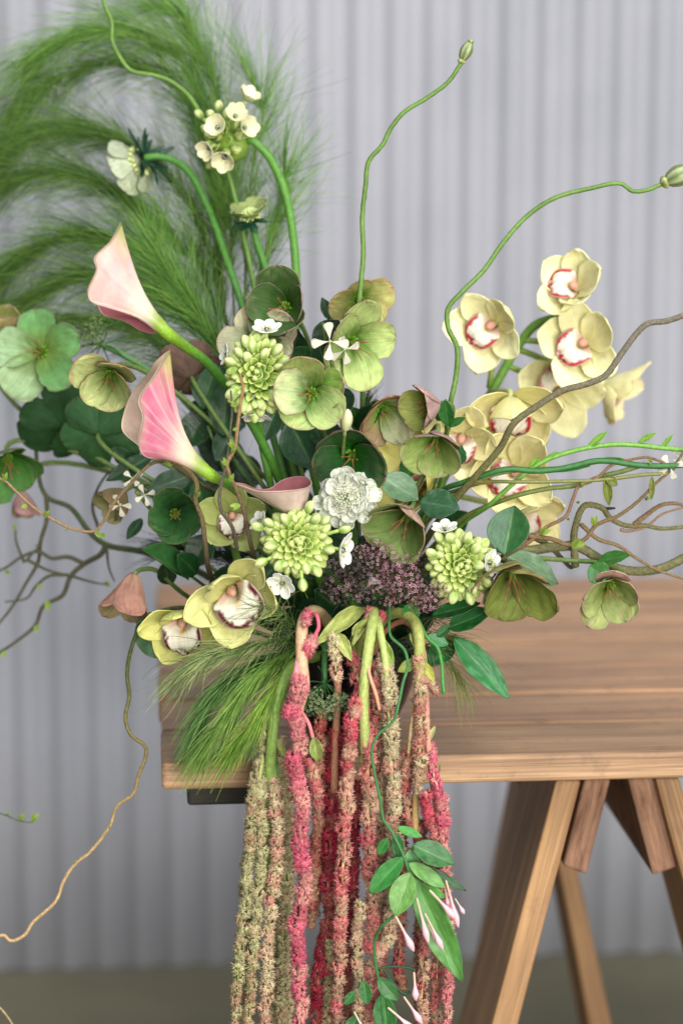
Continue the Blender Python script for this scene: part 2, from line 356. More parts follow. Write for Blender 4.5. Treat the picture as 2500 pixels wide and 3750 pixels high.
# trestle: leg boards and rails, drawn on a plane parallel to the table's front edge
def on_plane(px, py, e):
    p0 = TL + EY * e; d = ray(px, py); return CAM + d * np.dot(p0 - CAM, EY) / np.dot(d, EY)
def prism(name, quad, e0, depth, mat, parent, bevel=.003):
    """quad: px corners top-left, top-right, bottom-right, bottom-left; extruded away from the viewer"""
    q = [on_plane(x, y, e0) for x, y in quad]; top = (q[0] + q[1]) / 2; bot = (q[2] + q[3]) / 2
    X = nrm(bot - top); Z = EY; Y = np.cross(Z, X); org = top
    R = np.stack([X, Y, Z], 1)
    loc = [(p - org) @ R for p in q]
    V = [(l[0], l[1], 0.0) for l in loc] + [(l[0], l[1], depth) for l in loc]
    bm = bmesh.new(); vs_ = [bm.verts.new(v) for v in V]
    for f in [(0, 1, 2, 3), (7, 6, 5, 4), (0, 4, 5, 1), (1, 5, 6, 2), (2, 6, 7, 3), (3, 7, 4, 0)]: bm.faces.new([vs_[i] for i in f])
    bmesh.ops.recalc_face_normals(bm, faces=bm.faces)
    bmesh.ops.bevel(bm, geom=list(bm.edges), offset=bevel, segments=2, affect='EDGES', profile=.5)
    me = bpy.data.meshes.new(name); bm.to_mesh(me); bm.free(); me.materials.append(mat)
    o = bpy.data.objects.new(name, me); link(o, parent); b = base_of(parent)
    mw = Matrix.Identity(4)
    for i in range(3):
        for j in range(3): mw[i][j] = float(R[i, j])
        mw[i][3] = float(org[i] - b[i])
    o.matrix_local = mw
    return o
def ext(a, b, y): t = (y - a[1]) / (b[1] - a[1]); return (a[0] + (b[0] - a[0]) * t, y)
trb = on_plane(2260, 3600, .3); trestle = thing('trestle', 'wooden trestle with splayed legs holding up the right of the table', 'trestle', (trb[0], trb[1], 0.0))
E1 = .055; YF = 5440
def leg(l0, l1, r0, r1, ytop, ybot, e0, depth):
    prism('leg', [ext(l0, l1, ytop), ext(r0, r1, ytop), ext(r0, r1, ybot), ext(l0, l1, ybot)], e0, depth, W_LEG, trestle)
leg((2033, 2864), (1800, 3748), (2126, 2864), (1898, 3748), 2858, YF, E1, .15)
leg((2400, 2858), (2500, 3231), (2486, 2852), (2590, 3231), 2850, YF, E1, .15)
prism('rail', [(2139, 2854), (2236, 2854), (2147, 3205), (2060, 3172)], E1 + .012, .62, W_END, trestle)
prism('rail', [(2297, 2852), (2396, 2850), (2478, 3176), (2388, 3208)], E1 + .012, .62, W_END, trestle)
leg((2050, 3203), (2154, 3748), (2118, 3203), (2237, 3748), 2700, 4520, .52, .11)
leg((1920, 2900), (1760, 3748), (1990, 2900), (1835, 3748), 2700, 4520, .52, .11)

# ------------------------------------------------------------------ vase
def lathe(name, prof, center, col, mat, parent, n=48):
    prof = np.asarray(prof, float); a = np.linspace(0, 2 * PI, n, endpoint=False)
    V = np.stack([prof[:, 0][:, None] * np.cos(a), prof[:, 0][:, None] * np.sin(a), np.repeat(prof[:, 1][:, None], n, 1)], -1) + np.asarray(center)
    uu, vv = np.meshgrid(np.arange(n) / n, np.linspace(0, 1, len(prof)))
    return mesh_obj(name, V, grid_faces(len(prof), n, 0, True), [], np.broadcast_to(col, V.shape), np.stack([uu, vv], -1), mat, parent)
VY = .135
vc = at(1275, 2600, VY); vc[2] = TZ
vase = thing('flower_bowl', 'glossy black bowl holding the flowers at the table corner', 'bowl', vc)
M_VASE = organic('black_glaze', .16, 0, vein=(4, 4), vein_amt=.2, mottle=80, mottle_amt=.3, spec=.5, bump=.02)
pf = [(.0, .001), (.040, .001), (.044, .004), (.050, .012), (.058, .028), (.0645, .046), (.0685, .064), (.070, .082), (.0712, .085), (.0695, .087), (.067, .083), (.063, .06), (.05, .03), (.0, .012)]
lathe('bowl', pf, vc, C(15, 15, 17), M_VASE, vase)
lathe('flower_foam', [(.0, .06), (.03, .062), (.062, .058), (.0635, .05)], vc, C(24, 32, 20), M_FLORET, vase)
NECK = vc + np.array([0, 0, .075])
def to_neck(p, back, n=26, spread=.028, seed=1):
    """a stem path from a flower's base p (leaving along `back`) down into the bowl"""
    r = np.random.default_rng(seed); q = NECK + np.array([r.uniform(-spread, spread), r.uniform(-spread, spread), -.005])
    L = np.linalg.norm(q - p); t = np.linspace(0, 1, n)[:, None]
    m0 = nrm(back) * L * .75; m1 = np.array([0, 0, -1.0]) * L * .7
    return (2 * t**3 - 3 * t**2 + 1) * p + (t**3 - 2 * t**2 + t) * m0 + (-2 * t**3 + 3 * t**2) * q + (t**3 - t**2) * m1

# ------------------------------------------------------------------ petals and leaves
def blade(org, B, L, W, az, e0, e1, ns=15, nt=11, shape=(.5, 3.0, .5), cupk=1.1, curl=0.0, ripple=.02, seed=0, off=0.0, r0=.04, fold=0.0, twist=0.0, edgy=0.0, rcm=.3):
    """one petal in a flower frame B at org: leaves the axis at azimuth az, rises from e0 to e1 degrees"""
    s = np.sin(np.linspace(0, 1, ns) * PI / 2) ** 1.15; t = np.sin(np.linspace(-1, 1, nt) * PI / 2 * .94) / math.sin(PI / 2 * .94); f = wob(seed, 5, 1.3); g = wob(seed + 999, 4, 2.2)
    e = rad(e0) + (rad(e1) - rad(e0)) * s + rad(curl) * np.clip((s - .55) / .45, 0, 1) ** 1.5
    ds = np.diff(s)
    r = r0 * L + L * np.concatenate([[0], np.cumsum((np.cos(e[1:]) + np.cos(e[:-1])) / 2 * ds)])
    h = L * np.concatenate([[0], np.cumsum((np.sin(e[1:]) + np.sin(e[:-1])) / 2 * ds)])
    wd = np.clip(s, 0, 1) ** shape[0] * np.clip(1 - s ** shape[1], 0, 1) ** shape[2]; wd = W * wd / wd.max()
    wd = np.maximum(wd, .05 * W * (1 - s) + .004 * W)
    S, T_ = np.meshgrid(s, t, indexing='ij'); ww = wd[:, None] * (1 + .06 * g(S * 3, T_ * .6) + edgy * wob(seed + 333, 6, 7)(S * 3, T_ * .8))
    lat = T_ * ww; Rc = np.maximum(np.abs(r)[:, None] * cupk + .25 * W, rcm * W)
    ph = np.clip(lat / Rc, -1.5, 1.5)
    x = Rc * np.sin(ph); dep = Rc * (1 - np.cos(ph))            # lateral and inward depth of the cup
    nr = -np.sin(e)[:, None]; nh = np.cos(e)[:, None]           # normal of the profile, pointing inside
    dep = dep + ripple * L * f(S * 4, T_ * 2.2) * (S ** 1.2) + fold * W * np.clip(np.abs(T_) - .55, 0, 1) ** 1.5 + off * L
    if twist: dep = dep + twist * lat * S
    rr = r[:, None] + nr * dep; hh = h[:, None] + nh * dep
    ca, sa = math.cos(rad(az)), math.sin(rad(az))
    loc = np.stack([rr * ca - x * sa, rr * sa + x * ca, hh], -1)
    return org + loc @ B.T, S, T_

def leaf(parent, b, t, wpx, up=(0, .4, 1), sag=.0, foldv=.25, c=C(40, 84, 44), rib=C(96, 132, 70), back=None, name='leaf', shape=(.62, 1.75, .95), mat=None, seed=0, ns=17, curl=0.0, ripple=.03):
    """a leaf from base b to tip t, both (px, py, y); wpx its full width; up = (right, up, toward) the upper face looks at"""
    warm = np.array([1.12, 1.0, .78]); c = np.asarray(c) * warm
    A = at(*b); Z = at(*t); L = np.linalg.norm(Z - A); d = (Z - A) / L; n = face_vec(up); n = nrm(n - d * np.dot(n, d)); x = np.cross(d, n)
    s = np.linspace(0, 1, ns); q = np.array([-1, -.96, -.8, -.55, -.28, -.09, 0, .09, .28, .55, .8, .96, 1]); S, Q = np.meshgrid(s, q, indexing='ij')
    wd = np.clip(s, 0, 1) ** shape[0] * np.clip(1 - s ** shape[1], 0, 1) ** shape[2]; wd = sz(wpx, b[2]) * .5 * wd / wd.max(); wd = np.maximum(wd, sz(1.2))
    f = wob(seed + 51, 5, 1.6)
    lift = foldv * np.abs(Q) ** 1.3 * wd[:, None] - sag * L * (4 * S * (1 - S)) * -1 + ripple * L * f(S * 4, Q * 1.5) * np.abs(Q) - curl * L * S ** 2.5
    P = A + d * (S * L)[..., None] + x * (Q * wd[:, None])[..., None] + n * lift[..., None]
    g = wob(seed + 7, 4, 1.5)
    cc = mix(c, c * 1.35, .5 + .5 * g(S * 3, Q)); cc = mix(cc, rib, np.exp(-(Q / .06) ** 2) * (.8 - .5 * S)); cc = mix(cc, rib * .8, np.clip(np.abs(Q) - .93, 0, 1) * 5)
    bk = back if back is not None else c * .75 + rib * .35
    return sheet(name, P, cc, np.broadcast_to(bk, cc.shape), parent, mat or M_LEAF, .0005, inside=A + n * 10)

# ------------------------------------------------------------------ hellebores
G_MID = C(150, 165, 92); G_CEN = C(86, 130, 36); RIM = C(158, 116, 106); OUT = C(168, 136, 124)
hell_n = 0
def hellebore(label, px, py, y, r, face, cup, roll=0, mid=G_MID, cen=G_CEN, rim=RIM, out=OUT, outmix=.5, width=.45, curls={}, lens={}, skip=(), stem=None, styles=True, rimw=1.0, stemc=C(96, 118, 60), seed=None, n=5, cols={}, rcm=.5):
    global hell_n; hell_n += 1; sd = seed or hell_n * 37
    org = at(px, py, y); Z = face_vec(face); B = frame(Z, roll); L = sz(r, y); rg = np.random.default_rng(sd)
    th = thing('hellebore', label, 'flower', org, 'hellebore blooms of the arrangement')
    for i in range(n):
        if i in skip: continue
        Li = L * rg.uniform(.9, 1.14) * lens.get(i, 1.0); az = 90 + i * 360 / n + rg.uniform(-11, 11)
        P, S, T = blade(org, B, Li, Li * width * rg.uniform(.9, 1.1), az, cup[0] + rg.uniform(-6, 6), cup[1] + rg.uniform(-15, 15), ns=21, nt=19, shape=(rg.uniform(.48, .62), rg.uniform(2.6, 3.6), .52), curl=curls.get(i, rg.uniform(-22, 26)), ripple=.034, seed=sd + i, off=(.055 if i % 2 else -.03) + rg.uniform(-.015, .015), twist=rg.uniform(-.22, .22), edgy=.055, rcm=rcm, cupk=1.25)
        f = wob(sd + 70 + i, 5, 1.5); nz = .5 + .5 * f(S * 4, T * 2)
        m_ = cols.get(i, mid); m_ = np.minimum((m_ * .93 + m_.mean() * .07) * 1.42, .88)
        ci = mix(cen * .8, m_, sm(.08, .72, S + .2 * (nz - .5))); ci = mix(ci, m_ * .72 + cen * .2, sm(.55, .95, nz) * .5)
        edge = np.maximum(sm(.93, 1.0, S), sm(.90, 1.0, np.abs(T)) * sm(.25, .6, S)) * rimw
        ci = mix(ci, rim, edge * (.25 + .6 * nz)); bl = sm(.72, .9, .5 + .5 * wob(sd + 170 + i, 6, 5)(S * 4, T * 3)) * sm(.4, .9, S); ci = mix(ci, rim * .9 + .1 * m_, bl * .26)
        ci = mix(ci, rim * 1.25, sm(.5, 1.0, S) * sm(.45, .85, nz) * .42)
        co = mix(m_ * .8, out, np.clip(outmix + .5 * (nz - .5) + .25 * S, 0, 1)); co = mix(co, rim * .85, edge * .5)
        sheet('sepal', P, ci, co, th, M_PETAL, .0007, inside=org + Z * L * .9)
    # nectaries round the middle, carpels with red styles
    nn = 9
    for k in range(nn):
        a = 2 * PI * k / nn + rg.uniform(-.2, .2); dirv = B @ np.array([math.cos(a) * .75, math.sin(a) * .75, .66])
        p0 = org + dirv * L * .05; p1 = org + dirv * L * .2 + Z * L * .05
        tube('nectary', np.linspace(p0, p1, 5), L * np.array([.018, .034, .042, .036, .012]), mix(C(70, 118, 22), C(104, 148, 40), np.linspace(0, 1, 5)), th, M_BUD, sides=6)
    if styles:
        for k in range(4):
            a = 2 * PI * k / 4 + rg.uniform(-.3, .3); d = B @ np.array([math.cos(a) * .16, math.sin(a) * .16, 1]); d2 = B @ np.array([math.cos(a) * .4, math.sin(a) * .4, 1])
            p = np.stack([org + d * L * q for q in (.05, .2, .32)] + [org + d * L * .32 + d2 * L * .15, org + d * L * .32 + d2 * L * .34])
            tube('carpel', crom(p, 9), L * np.array([.04, .045, .045, .04, .026, .014, .011, .010, .013]), mix(C(112, 136, 52), C(164, 92, 72), sm(.4, .7, np.linspace(0, 1, 9))), th, M_BUD, sides=6)
    path = to_neck(org - Z * L * .02, -Z, seed=sd) if stem is None else crom([org - Z * L * .02] + [at(*p) for p in stem], 30)
    tube('stem', path, sz(9, y), stemc, th, M_STEM, sides=8)
    return th

DK = C(50, 92, 48); DKC = C(44, 108, 30); BRN = C(150, 124, 98)
hellebore('wide open pale green hellebore at the far left edge', 158, 1292, .2, 172, (-.15, .25, .95), (22, 6), 12, mid=C(98, 148, 82), cen=C(130, 160, 70), rim=C(132, 120, 100), cols={1: C(150, 182, 132), 2: C(150, 178, 128)}, seed=11)
hellebore('yellowish hellebore cup cut off by the left edge above the wide green bloom', -20, 1262, .24, 160, (.35, .85, .25), (45, 92), 0, mid=C(150, 156, 84), out=C(176, 150, 108), rim=C(200, 160, 130), seed=12)
hellebore('cream green hellebore cup with salmon brown rim left of the pink calla', 408, 1362, .06, 160, (-.12, -.42, .9), (50, 52), 36, mid=C(176, 190, 120), cen=C(104, 144, 44), rim=C(190, 138, 116), out=C(196, 146, 122), outmix=.8, seed=13)
hellebore('dark green hellebore seen from behind under the wide open green bloom', 235, 1560, .2, 170, (-.25, .35, -.8), (8, 30), 5, mid=DK, cen=DKC, out=C(44, 84, 46), rim=C(90, 84, 60), outmix=.3, seed=14, styles=False)
hellebore('dark green round hellebore below the salmon rimmed cup', 360, 1590, .15, 150, (.05, .15, -.95), (6, 26), 40, mid=C(58, 100, 54), out=C(56, 98, 56), rim=C(100, 90, 66), outmix=.3, seed=15, styles=False)
hellebore('mid green hellebore at the left edge above the pink half hidden one', 25, 1665, .2, 160, (.22, -.5, .75), (46, 44), 10, mid=C(70, 122, 50), cen=C(60, 130, 30), out=C(104, 110, 70), rim=C(120, 110, 84), seed=16)
hellebore('small pink rimmed hellebore hanging at the left edge by the curly twigs', 82, 1800, .24, 105, (.1, -.9, .35), (50, 88), 0, mid=C(150, 156, 120), out=C(186, 140, 138), rim=C(170, 100, 112), outmix=.7, seed=17, styles=False)
hellebore('large fully open green hellebore facing out at the centre', 1142, 1442, .0, 172, (-.14, .12, .97), (46, 20), 8, mid=C(160, 182, 108), cen=C(82, 132, 34), rim=C(176, 138, 118), out=C(190, 152, 140), outmix=.7, cols={0: C(150, 168, 90), 1: C(182, 196, 138), 2: C(164, 188, 108), 4: C(110, 148, 56)}, curls={0: 34, 4: 18}, width=.5, seed=18)
hellebore('pale green hellebore turned right behind the small white four petalled flowers', 1272, 1245, .05, 190, (.42, -.22, .85), (46, 16), -14, mid=C(170, 190, 114), cen=C(102, 150, 44), rim=C(156, 124, 100), out=C(160, 128, 112), curls={0: 25, 1: 40}, seed=19)
hellebore('pink edged hellebore behind the upright poppy stem', 1300, 1090, .1, 140, (.38, -.28, .85), (46, 34), 20, mid=C(164, 166, 96), cen=C(110, 156, 40), rim=C(196, 132, 120), out=C(184, 140, 124), seed=20)
hellebore('dark green deep hellebore with a pale rolled edge at the top centre', 1052, 1130, .11, 170, (-.3, .12, .9), (44, 44), 0, mid=C(66, 98, 46), cen=C(60, 104, 34), rim=C(150, 128, 110), out=C(186, 164, 154), outmix=.8, curls={4: 40, 3: 55}, seed=21)
hellebore('washed out pink hellebore behind the tall green bud cluster', 955, 1270, .1, 150, (-.1, .35, .8), (10, 42), 30, mid=C(176, 178, 140), cen=C(120, 150, 70), rim=C(196, 148, 144), out=C(196, 160, 154), rimw=1.3, seed=22)
hellebore('big dark green hellebore with brown folded rim above the white scabiosa', 1292, 1660, .045, 188, (-.12, -.16, .95), (48, 40), 30, mid=C(54, 92, 50), cen=C(28, 118, 24), rim=C(134, 112, 90), out=C(150, 124, 104), outmix=.9, curls={0: 50, 1: 25, 4: 40}, seed=23)
hellebore('brown sepalled hellebore with pale inside beside the open central bloom', 1395, 1488, .06, 140, (.25, -.42, .8), (32, 62), 10, mid=C(196, 206, 160), cen=C(130, 180, 60), rim=C(160, 116, 90), out=C(170, 128, 98), outmix=.95, cols={1: C(170, 140, 104), 2: C(168, 144, 104), 0: C(164, 130, 100)}, seed=24)
hellebore('side on hellebore with a mauve pink sepal above the nodding green cup', 1606, 1478, .03, 140, (-.75, -.12, .5), (42, 78), 0, mid=C(128, 140, 62), cen=C(120, 140, 40), rim=C(170, 130, 120), out=C(206, 170, 166), outmix=.95, seed=25)
hellebore('nodding green hellebore cup with mauve rim right of centre', 1600, 1588, -.01, 168, (-.18, -.55, .8), (50, 48), 36, mid=C(138, 160, 80), cen=C(84, 124, 32), rim=C(176, 144, 134), out=C(184, 152, 144), outmix=.9, curls={1: 20, 4: 25}, seed=26)
hellebore('broad dull green hellebore cup with tan curled sepals right of the scabiosa', 1500, 1868, -.01, 190, (-.35, -.5, .78), (48, 48), 20, mid=C(108, 134, 66), cen=C(84, 106, 44), rim=C(178, 146, 122), out=C(190, 158, 138), outmix=.9, curls={4: 45, 3: 30}, seed=27)
hellebore('drooping olive hellebore with one withered tan sepal above the table', 1868, 2066, -.01, 222, (.02, -.62, .75), (52, 54), 30, mid=C(118, 132, 54), cen=C(96, 108, 40), rim=C(150, 128, 84), out=C(136, 140, 66), outmix=.6, cols={4: C(190, 164, 140), 0: C(186, 160, 136)}, stem=[(1800, 2056, .06), (1700, 2130, .1), (1500, 2250, .12), (1330, 2380, VY)], seed=28)
hellebore('smallest nodding green hellebore alone above the right half of the table', 2225, 2125, .01, 165, (.05, -.5, .82), (48, 44), 0, mid=C(150, 166, 96), cen=C(120, 140, 50), rim=C(190, 150, 140), out=C(204, 168, 158), outmix=.9, stem=[(2285, 2105, .04), (2230, 2068, .05), (2080, 2052, .05), (1900, 2044, .06), (1720, 2070, .08), (1500, 2250, .12), (1340, 2370, VY)], cols={0: C(196, 166, 150)}, seed=29)
hellebore('nodding red brown hellebore bell at the lower left', 492, 2104, .02, 200, (-.22, -.84, .4), (58, 60), 20, mid=C(124, 120, 82), out=C(188, 136, 120), rim=C(176, 124, 108), outmix=.72, rcm=1.0, width=.29, curls={0: -20, 1: 14, 2: -16, 3: 16, 4: -10}, stem=[(520, 2085, .05), (570, 2088, .07), (680, 2180, .1), (900, 2300, .12), (1180, 2390, VY)], seed=30)
hellebore('dark green hellebore cup with olive rim below the striped pink calla', 640, 1880, .09, 130, (.1, .1, .95), (44, 50), 30, mid=C(46, 92, 44), cen=C(38, 80, 34), rim=C(120, 124, 80), out=C(110, 120, 74), outmix=.7, seed=31)
hellebore('olive brown hellebore on its side left of the dark green cup', 455, 1800, .12, 120, (-.55, -.5, .5), (40, 72), 0, mid=C(130, 128, 84), out=C(132, 114, 80), rim=C(150, 128, 96), outmix=.8, seed=32)
hellebore('brown pink hellebore seen from behind between the two left callas', 700, 1380, .14, 130, (-.25, .35, -.75), (12, 40), 15, mid=C(96, 110, 70), out=C(126, 96, 84), rim=C(160, 130, 112), outmix=.8, seed=33, styles=False)

# ------------------------------------------------------------------ callas: a spathe lofted from the throat ring to its rim
def calla(label, throat, axis, rim, stem, inner, outer, thr=24, seed=0, stripes=0.0, spad=.5, flare=.35, m0k=1.0):
    y = throat[2]; T0 = at(*throat); Zx = nrm(np.array([axis[0], -axis[2], axis[1]], float)); th = thing('calla_lily', label, 'flower', T0, 'calla lilies of the arrangement')
    R = np.array([at(p[0], p[1], y + p[2]) for p in rim]); nu = 168
    Rc = crom(np.concatenate([R[-2:], R, R[:3]]), nu * (len(R) + 4) // len(R) * 2)
    # arc-length resample of the closed loop starting at the tip
    i0 = np.argmin(np.linalg.norm(Rc[: len(Rc) // 2] - R[0], axis=1)); i1 = len(Rc) // 2 + np.argmin(np.linalg.norm(Rc[len(Rc) // 2:] - R[0], axis=1))
    Lp = Rc[i0:i1 + 1]; d = np.concatenate([[0], np.cumsum(np.linalg.norm(np.diff(Lp, axis=0), axis=1))]); u = np.linspace(0, d[-1], nu, endpoint=False)
    Rm = np.stack([np.interp(u, d, Lp[:, k]) for k in range(3)], 1)
    cen = Rm.mean(0)
    B = frame(Zx); rel = (Rm - T0); perp = rel - np.outer(rel @ Zx, Zx)
    ang = np.arctan2(perp @ B[:, 1], perp @ B[:, 0]); ang = np.unwrap(ang)
    tot = ang[-1] - ang[0] + (ang[1] - ang[0]); sg = np.sign(tot) if abs(tot) > 2 else 1
    base_a = ang[0] + sg * np.linspace(0, 2 * PI, nu, endpoint=False); a = .5 * base_a + .5 * (ang if abs(abs(tot) - 2 * PI) < 1.5 else base_a)
    tr = sz(thr, y); ring = T0 + tr * (np.cos(a)[:, None] * B[:, 0] + np.sin(a)[:, None] * B[:, 1])
    nv = 30; v = np.linspace(0, 1, nv)[:, None, None]
    Lr = np.linalg.norm(Rm - ring, axis=1)[None, :, None]
    m0 = Zx[None, None] * Lr * m0k; m1 = nrm(Rm - cen)[None] * Lr * flare + (Rm - ring)[None] * .75
    P = (2 * v**3 - 3 * v**2 + 1) * ring[None] + (v**3 - 2 * v**2 + v) * m0 + (-2 * v**3 + 3 * v**2) * Rm[None] + (v**3 - v**2) * m1
    V, U = np.meshgrid(np.linspace(0, 1, nv), np.linspace(0, 1, nu, endpoint=False), indexing='ij')
    f = wob(seed, 5, 2); tip = np.exp(-(np.minimum(U, 1 - U) / .05) ** 2) * sm(.6, 1, V)
    grn = C(150, 178, 70); cr = outer[0]; pk = outer[1]
    nz = .5 + .5 * f(V * 3, np.sin(U * 2 * PI) * 2)
    co = mix(grn, cr, sm(.05, .28, V)); co = mix(co, pk, np.clip(sm(.24, .66, V) * (.62 + .5 * nz), 0, 1))
    if stripes: co = mix(co, C(236, 214, 208), stripes * np.clip(np.cos(U * 2 * PI * 23 + 1.8 * np.sin(U * 20)) * 5 - 4.1, 0, 1) * sm(.2, .5, V))
    co = mix(co, C(226, 205, 178), sm(.965, 1.0, V)); co = mix(co, C(170, 180, 90), tip * .9)
    ci = mix(inner[1], inner[0], sm(.3, .95, V)); ci = mix(ci, C(226, 205, 178), sm(.965, 1.0, V) * .6)
    sheet('spathe', P, ci, co, th, M_SMOOTH, .0009, inside=cen, wrap=True)
    sp = np.linspace(T0, T0 + Zx * Lr.mean() * spad, 12); tube('spadix', sp, sz(11, y) * np.array([.7, .9, 1, 1, 1, 1, 1, 1, .95, .9, .75, .45]), C(214, 170, 60), th, M_BUD, sides=10)
    pth = crom([T0 + Zx * tr * .4, T0 - Zx * tr * 1.2] + [at(*p) for p in stem], 30)
    k = np.linspace(0, 1, 30); tube('stem', pth, sz(24, y) * (1 - .25 * sm(0, .3, k)), mix(C(132, 170, 50), C(70, 122, 40), sm(0, .35, k)), th, M_STEM, sides=12)
    return th
calla('tall pale pink calla pointing up at the left in front of the feathery plume', (592, 1200, .0), (-.62, .62, .1),
      [(443, 815, .0), (405, 882, -.014), (346, 945, -.026), (354, 985, -.03), (322, 1065, -.03), (332, 1102, -.026), (385, 1122, -.022), (470, 1150, -.012), (545, 1190, .0), (575, 1220, .014), (520, 1212, .03), (450, 1172, .042), (378, 1150, .046), (358, 1108, .046), (362, 1020, .044), (388, 930, .03), (420, 865, .014)],
      [(680, 1270, .03), (760, 1330, .05), (950, 1600, .09), (1150, 2100, .12), (1230, 2390, VY)], (C(226, 142, 158), C(190, 80, 104)), (C(226, 214, 192), C(226, 188, 182)), seed=3)
calla('striped deep pink calla at the left centre', (748, 1722, -.03), (-.74, .6, .1),
      [(622, 1283, .0), (592, 1330, -.006), (565, 1375, -.016), (510, 1462, -.03), (524, 1525, -.037), (508, 1620, -.038), (522, 1664, -.03), (575, 1682, -.012), (560, 1672, .012), (505, 1630, .03), (448, 1572, .042), (456, 1508, .044), (488, 1432, .038), (545, 1365, .02), (572, 1322, .008)],
      [(800, 1755, .0), (860, 1790, .03), (1000, 1950, .08), (1150, 2200, .12), (1240, 2390, VY)], (C(226, 198, 176), C(190, 140, 126)), (C(230, 210, 184), C(208, 112, 142)), seed=5, stripes=.5)
calla('pale low calla with maroon throat tipped sideways at the centre', (1092, 1912, -.02), (-.06, .98, .15),
      [(846, 1768, -.01), (885, 1778, -.022), (945, 1798, -.034), (1005, 1800, -.04), (1075, 1795, -.036), (1125, 1785, -.022), (1140, 1766, -.002), (1118, 1746, .016), (1075, 1746, .028), (1030, 1760, .034), (990, 1788, .034), (940, 1790, .022), (890, 1772, .006)],
      [(1110, 1960, .04), (1180, 2150, .1), (1250, 2390, VY)], (C(176, 110, 116), C(140, 60, 78)), (C(238, 230, 206), C(236, 208, 200)), seed=6, thr=20, flare=.1, m0k=.35)

# ------------------------------------------------------------------ orchids
YEL = C(240, 236, 184); YELG = C(224, 222, 146)
def orchid_flower(parent, px, py, y, r, face, lipdir, c0=YEL, c1=YELG, lipr=C(172, 24, 44), seed=0, hood=0, open_=1.0, lipk=.84, spikept=None):
    org = at(px, py, y); Z = face_vec(face); L = sz(r, y)
    ld = np.array([lipdir[0], 0, lipdir[1]], float); ld = nrm(ld - Z * np.dot(ld, Z)); Y = -ld; X = np.cross(Y, Z); B = np.stack([X, Y, Z], 1); rg = np.random.default_rng(seed + 5)
    # the column is the flower's own mesh, petals and lip hang under it
    col_p = np.stack([org, org + Z * L * .18 + Y * L * .06, org + Z * L * .34 + Y * L * .04, org + Z * L * .44 - Y * L * .04])
    fl_ = tube('flower', crom(col_p, 10), L * np.array([.07, .07, .075, .08, .085, .095, .1, .1, .085, .04]), mix(C(226, 214, 190), C(222, 164, 140), sm(.3, .8, np.linspace(0, 1, 10))), parent, M_SMOOTH, sides=10)
    for k, (az, lk, wk, e0, e1) in enumerate([(90, 1.34, .54, 34 + hood, 64 + hood), (16, 1.32, .46, 30, 58), (164, 1.32, .46, 30, 58), (-50, 1.26, .56, 18, 52), (230, 1.26, .56, 18, 52)]):
        P, S, T = blade(org - Z * L * .03, B, L * lk * rg.uniform(.95, 1.05), L * wk, az + rg.uniform(-5, 5), e0 + rg.uniform(-5, 5), e1 * (2 - open_) + rg.uniform(-8, 8), ns=17, nt=11, shape=(.66, 1.55, .74), cupk=.8, ripple=.05, seed=seed * 11 + k, curl=rg.uniform(-30, 34), twist=rg.uniform(-.2, .2))
        ci = mix(c1, c0, sm(.0, .45, S)); f = wob(seed + k, 4, 2); ci = mix(ci, c0 * 1.12, (.5 + .5 * f(S * 4, T * 2)) * .4)
        sheet('tepal', P, ci, mix(ci, c1, .4 * np.ones_like(S)), fl_, M_ORCHID, .0009, inside=org + Z * L * .8)
    # lip: side lobes clasp the column, the mid lobe spreads forward and down with a red margin
    s = np.linspace(0, 1, 26); t = np.linspace(-1, 1, 23); S, T = np.meshgrid(s, t, indexing='ij')
    zz = L * lipk * (.62 * np.sin(np.clip(S * 1.25, 0, 1) * PI / 2) - .12 * sm(.75, 1, S)); yy = -L * lipk * (.14 + .08 * S + .5 * sm(.45, 1, S) * S)
    wd = L * lipk * (.16 + .26 * sm(.1, .5, S) + .12 * np.sin(np.clip((S - .45) / .55, 0, 1) * PI)) * np.sqrt(np.clip(1.02 - S ** 5, 0, 1))
    rise = L * lipk * .26 * np.abs(T) ** 1.7 * (1 - sm(.45, .8, S)) + .035 * L * np.sin(T * 9 + seed) * sm(.6, 1, S) * np.abs(T) + .03 * L * np.sin(T * 14 + 1) * sm(.85, 1, S)
    loc = np.stack([T * wd, yy + rise, zz + .05 * L * np.sin(T * 7) * sm(.7, 1, S)], -1); P = org + loc @ B.T
    f = wob(seed + 31, 7, 10); dist = np.maximum(sm(.0, 1, (S - .45) / .5), 0); edge = np.maximum(S, .45 + .55 * np.abs(T) * sm(.35, .6, S))
    red = sm(.85, .89, edge + .09 * f(S * 5, T * 5)) * sm(.48, .58, S) * (1 - .5 * sm(.985, 1, edge))
    ci = mix(C(238, 232, 214), C(232, 190, 70), np.exp(-(T / .16) ** 2) * sm(.75, .3, S) * sm(.1, .3, S)); ci = mix(ci, C(214, 130, 120), sm(.5, .9, np.abs(T)) * (1 - sm(.25, .5, S)) * .6)
    ci = mix(ci, lipr, red); sp = sm(.75, .85, .5 + .5 * wob(seed + 8, 6, 14)(S * 6, T * 6)) * sm(.6, .8, edge) * .5; ci = mix(ci, lipr, sp)
    sheet('lip', P, ci, mix(C(232, 222, 200), lipr, red * .6), fl_, M_SMOOTH, .0009, inside=org + Y * L * 3 + Z * L)
    if spikept is not None:
        q = at(*spikept); mid_ = (org - Z * L * .35 + q) / 2
        tube('pedicel', crom([org - Z * L * .02, org - Z * L * .25, mid_, q], 14), sz(11, y), mix(YELG * .9, C(104, 138, 50), np.linspace(0, 1, 14)), fl_, M_STEM, sides=8)
    return fl_
b = at(1560, 2150, .1)
sp1 = thing('orchid_spray', 'tall spray of yellow green orchids with red edged lips at the right', 'orchid', b)
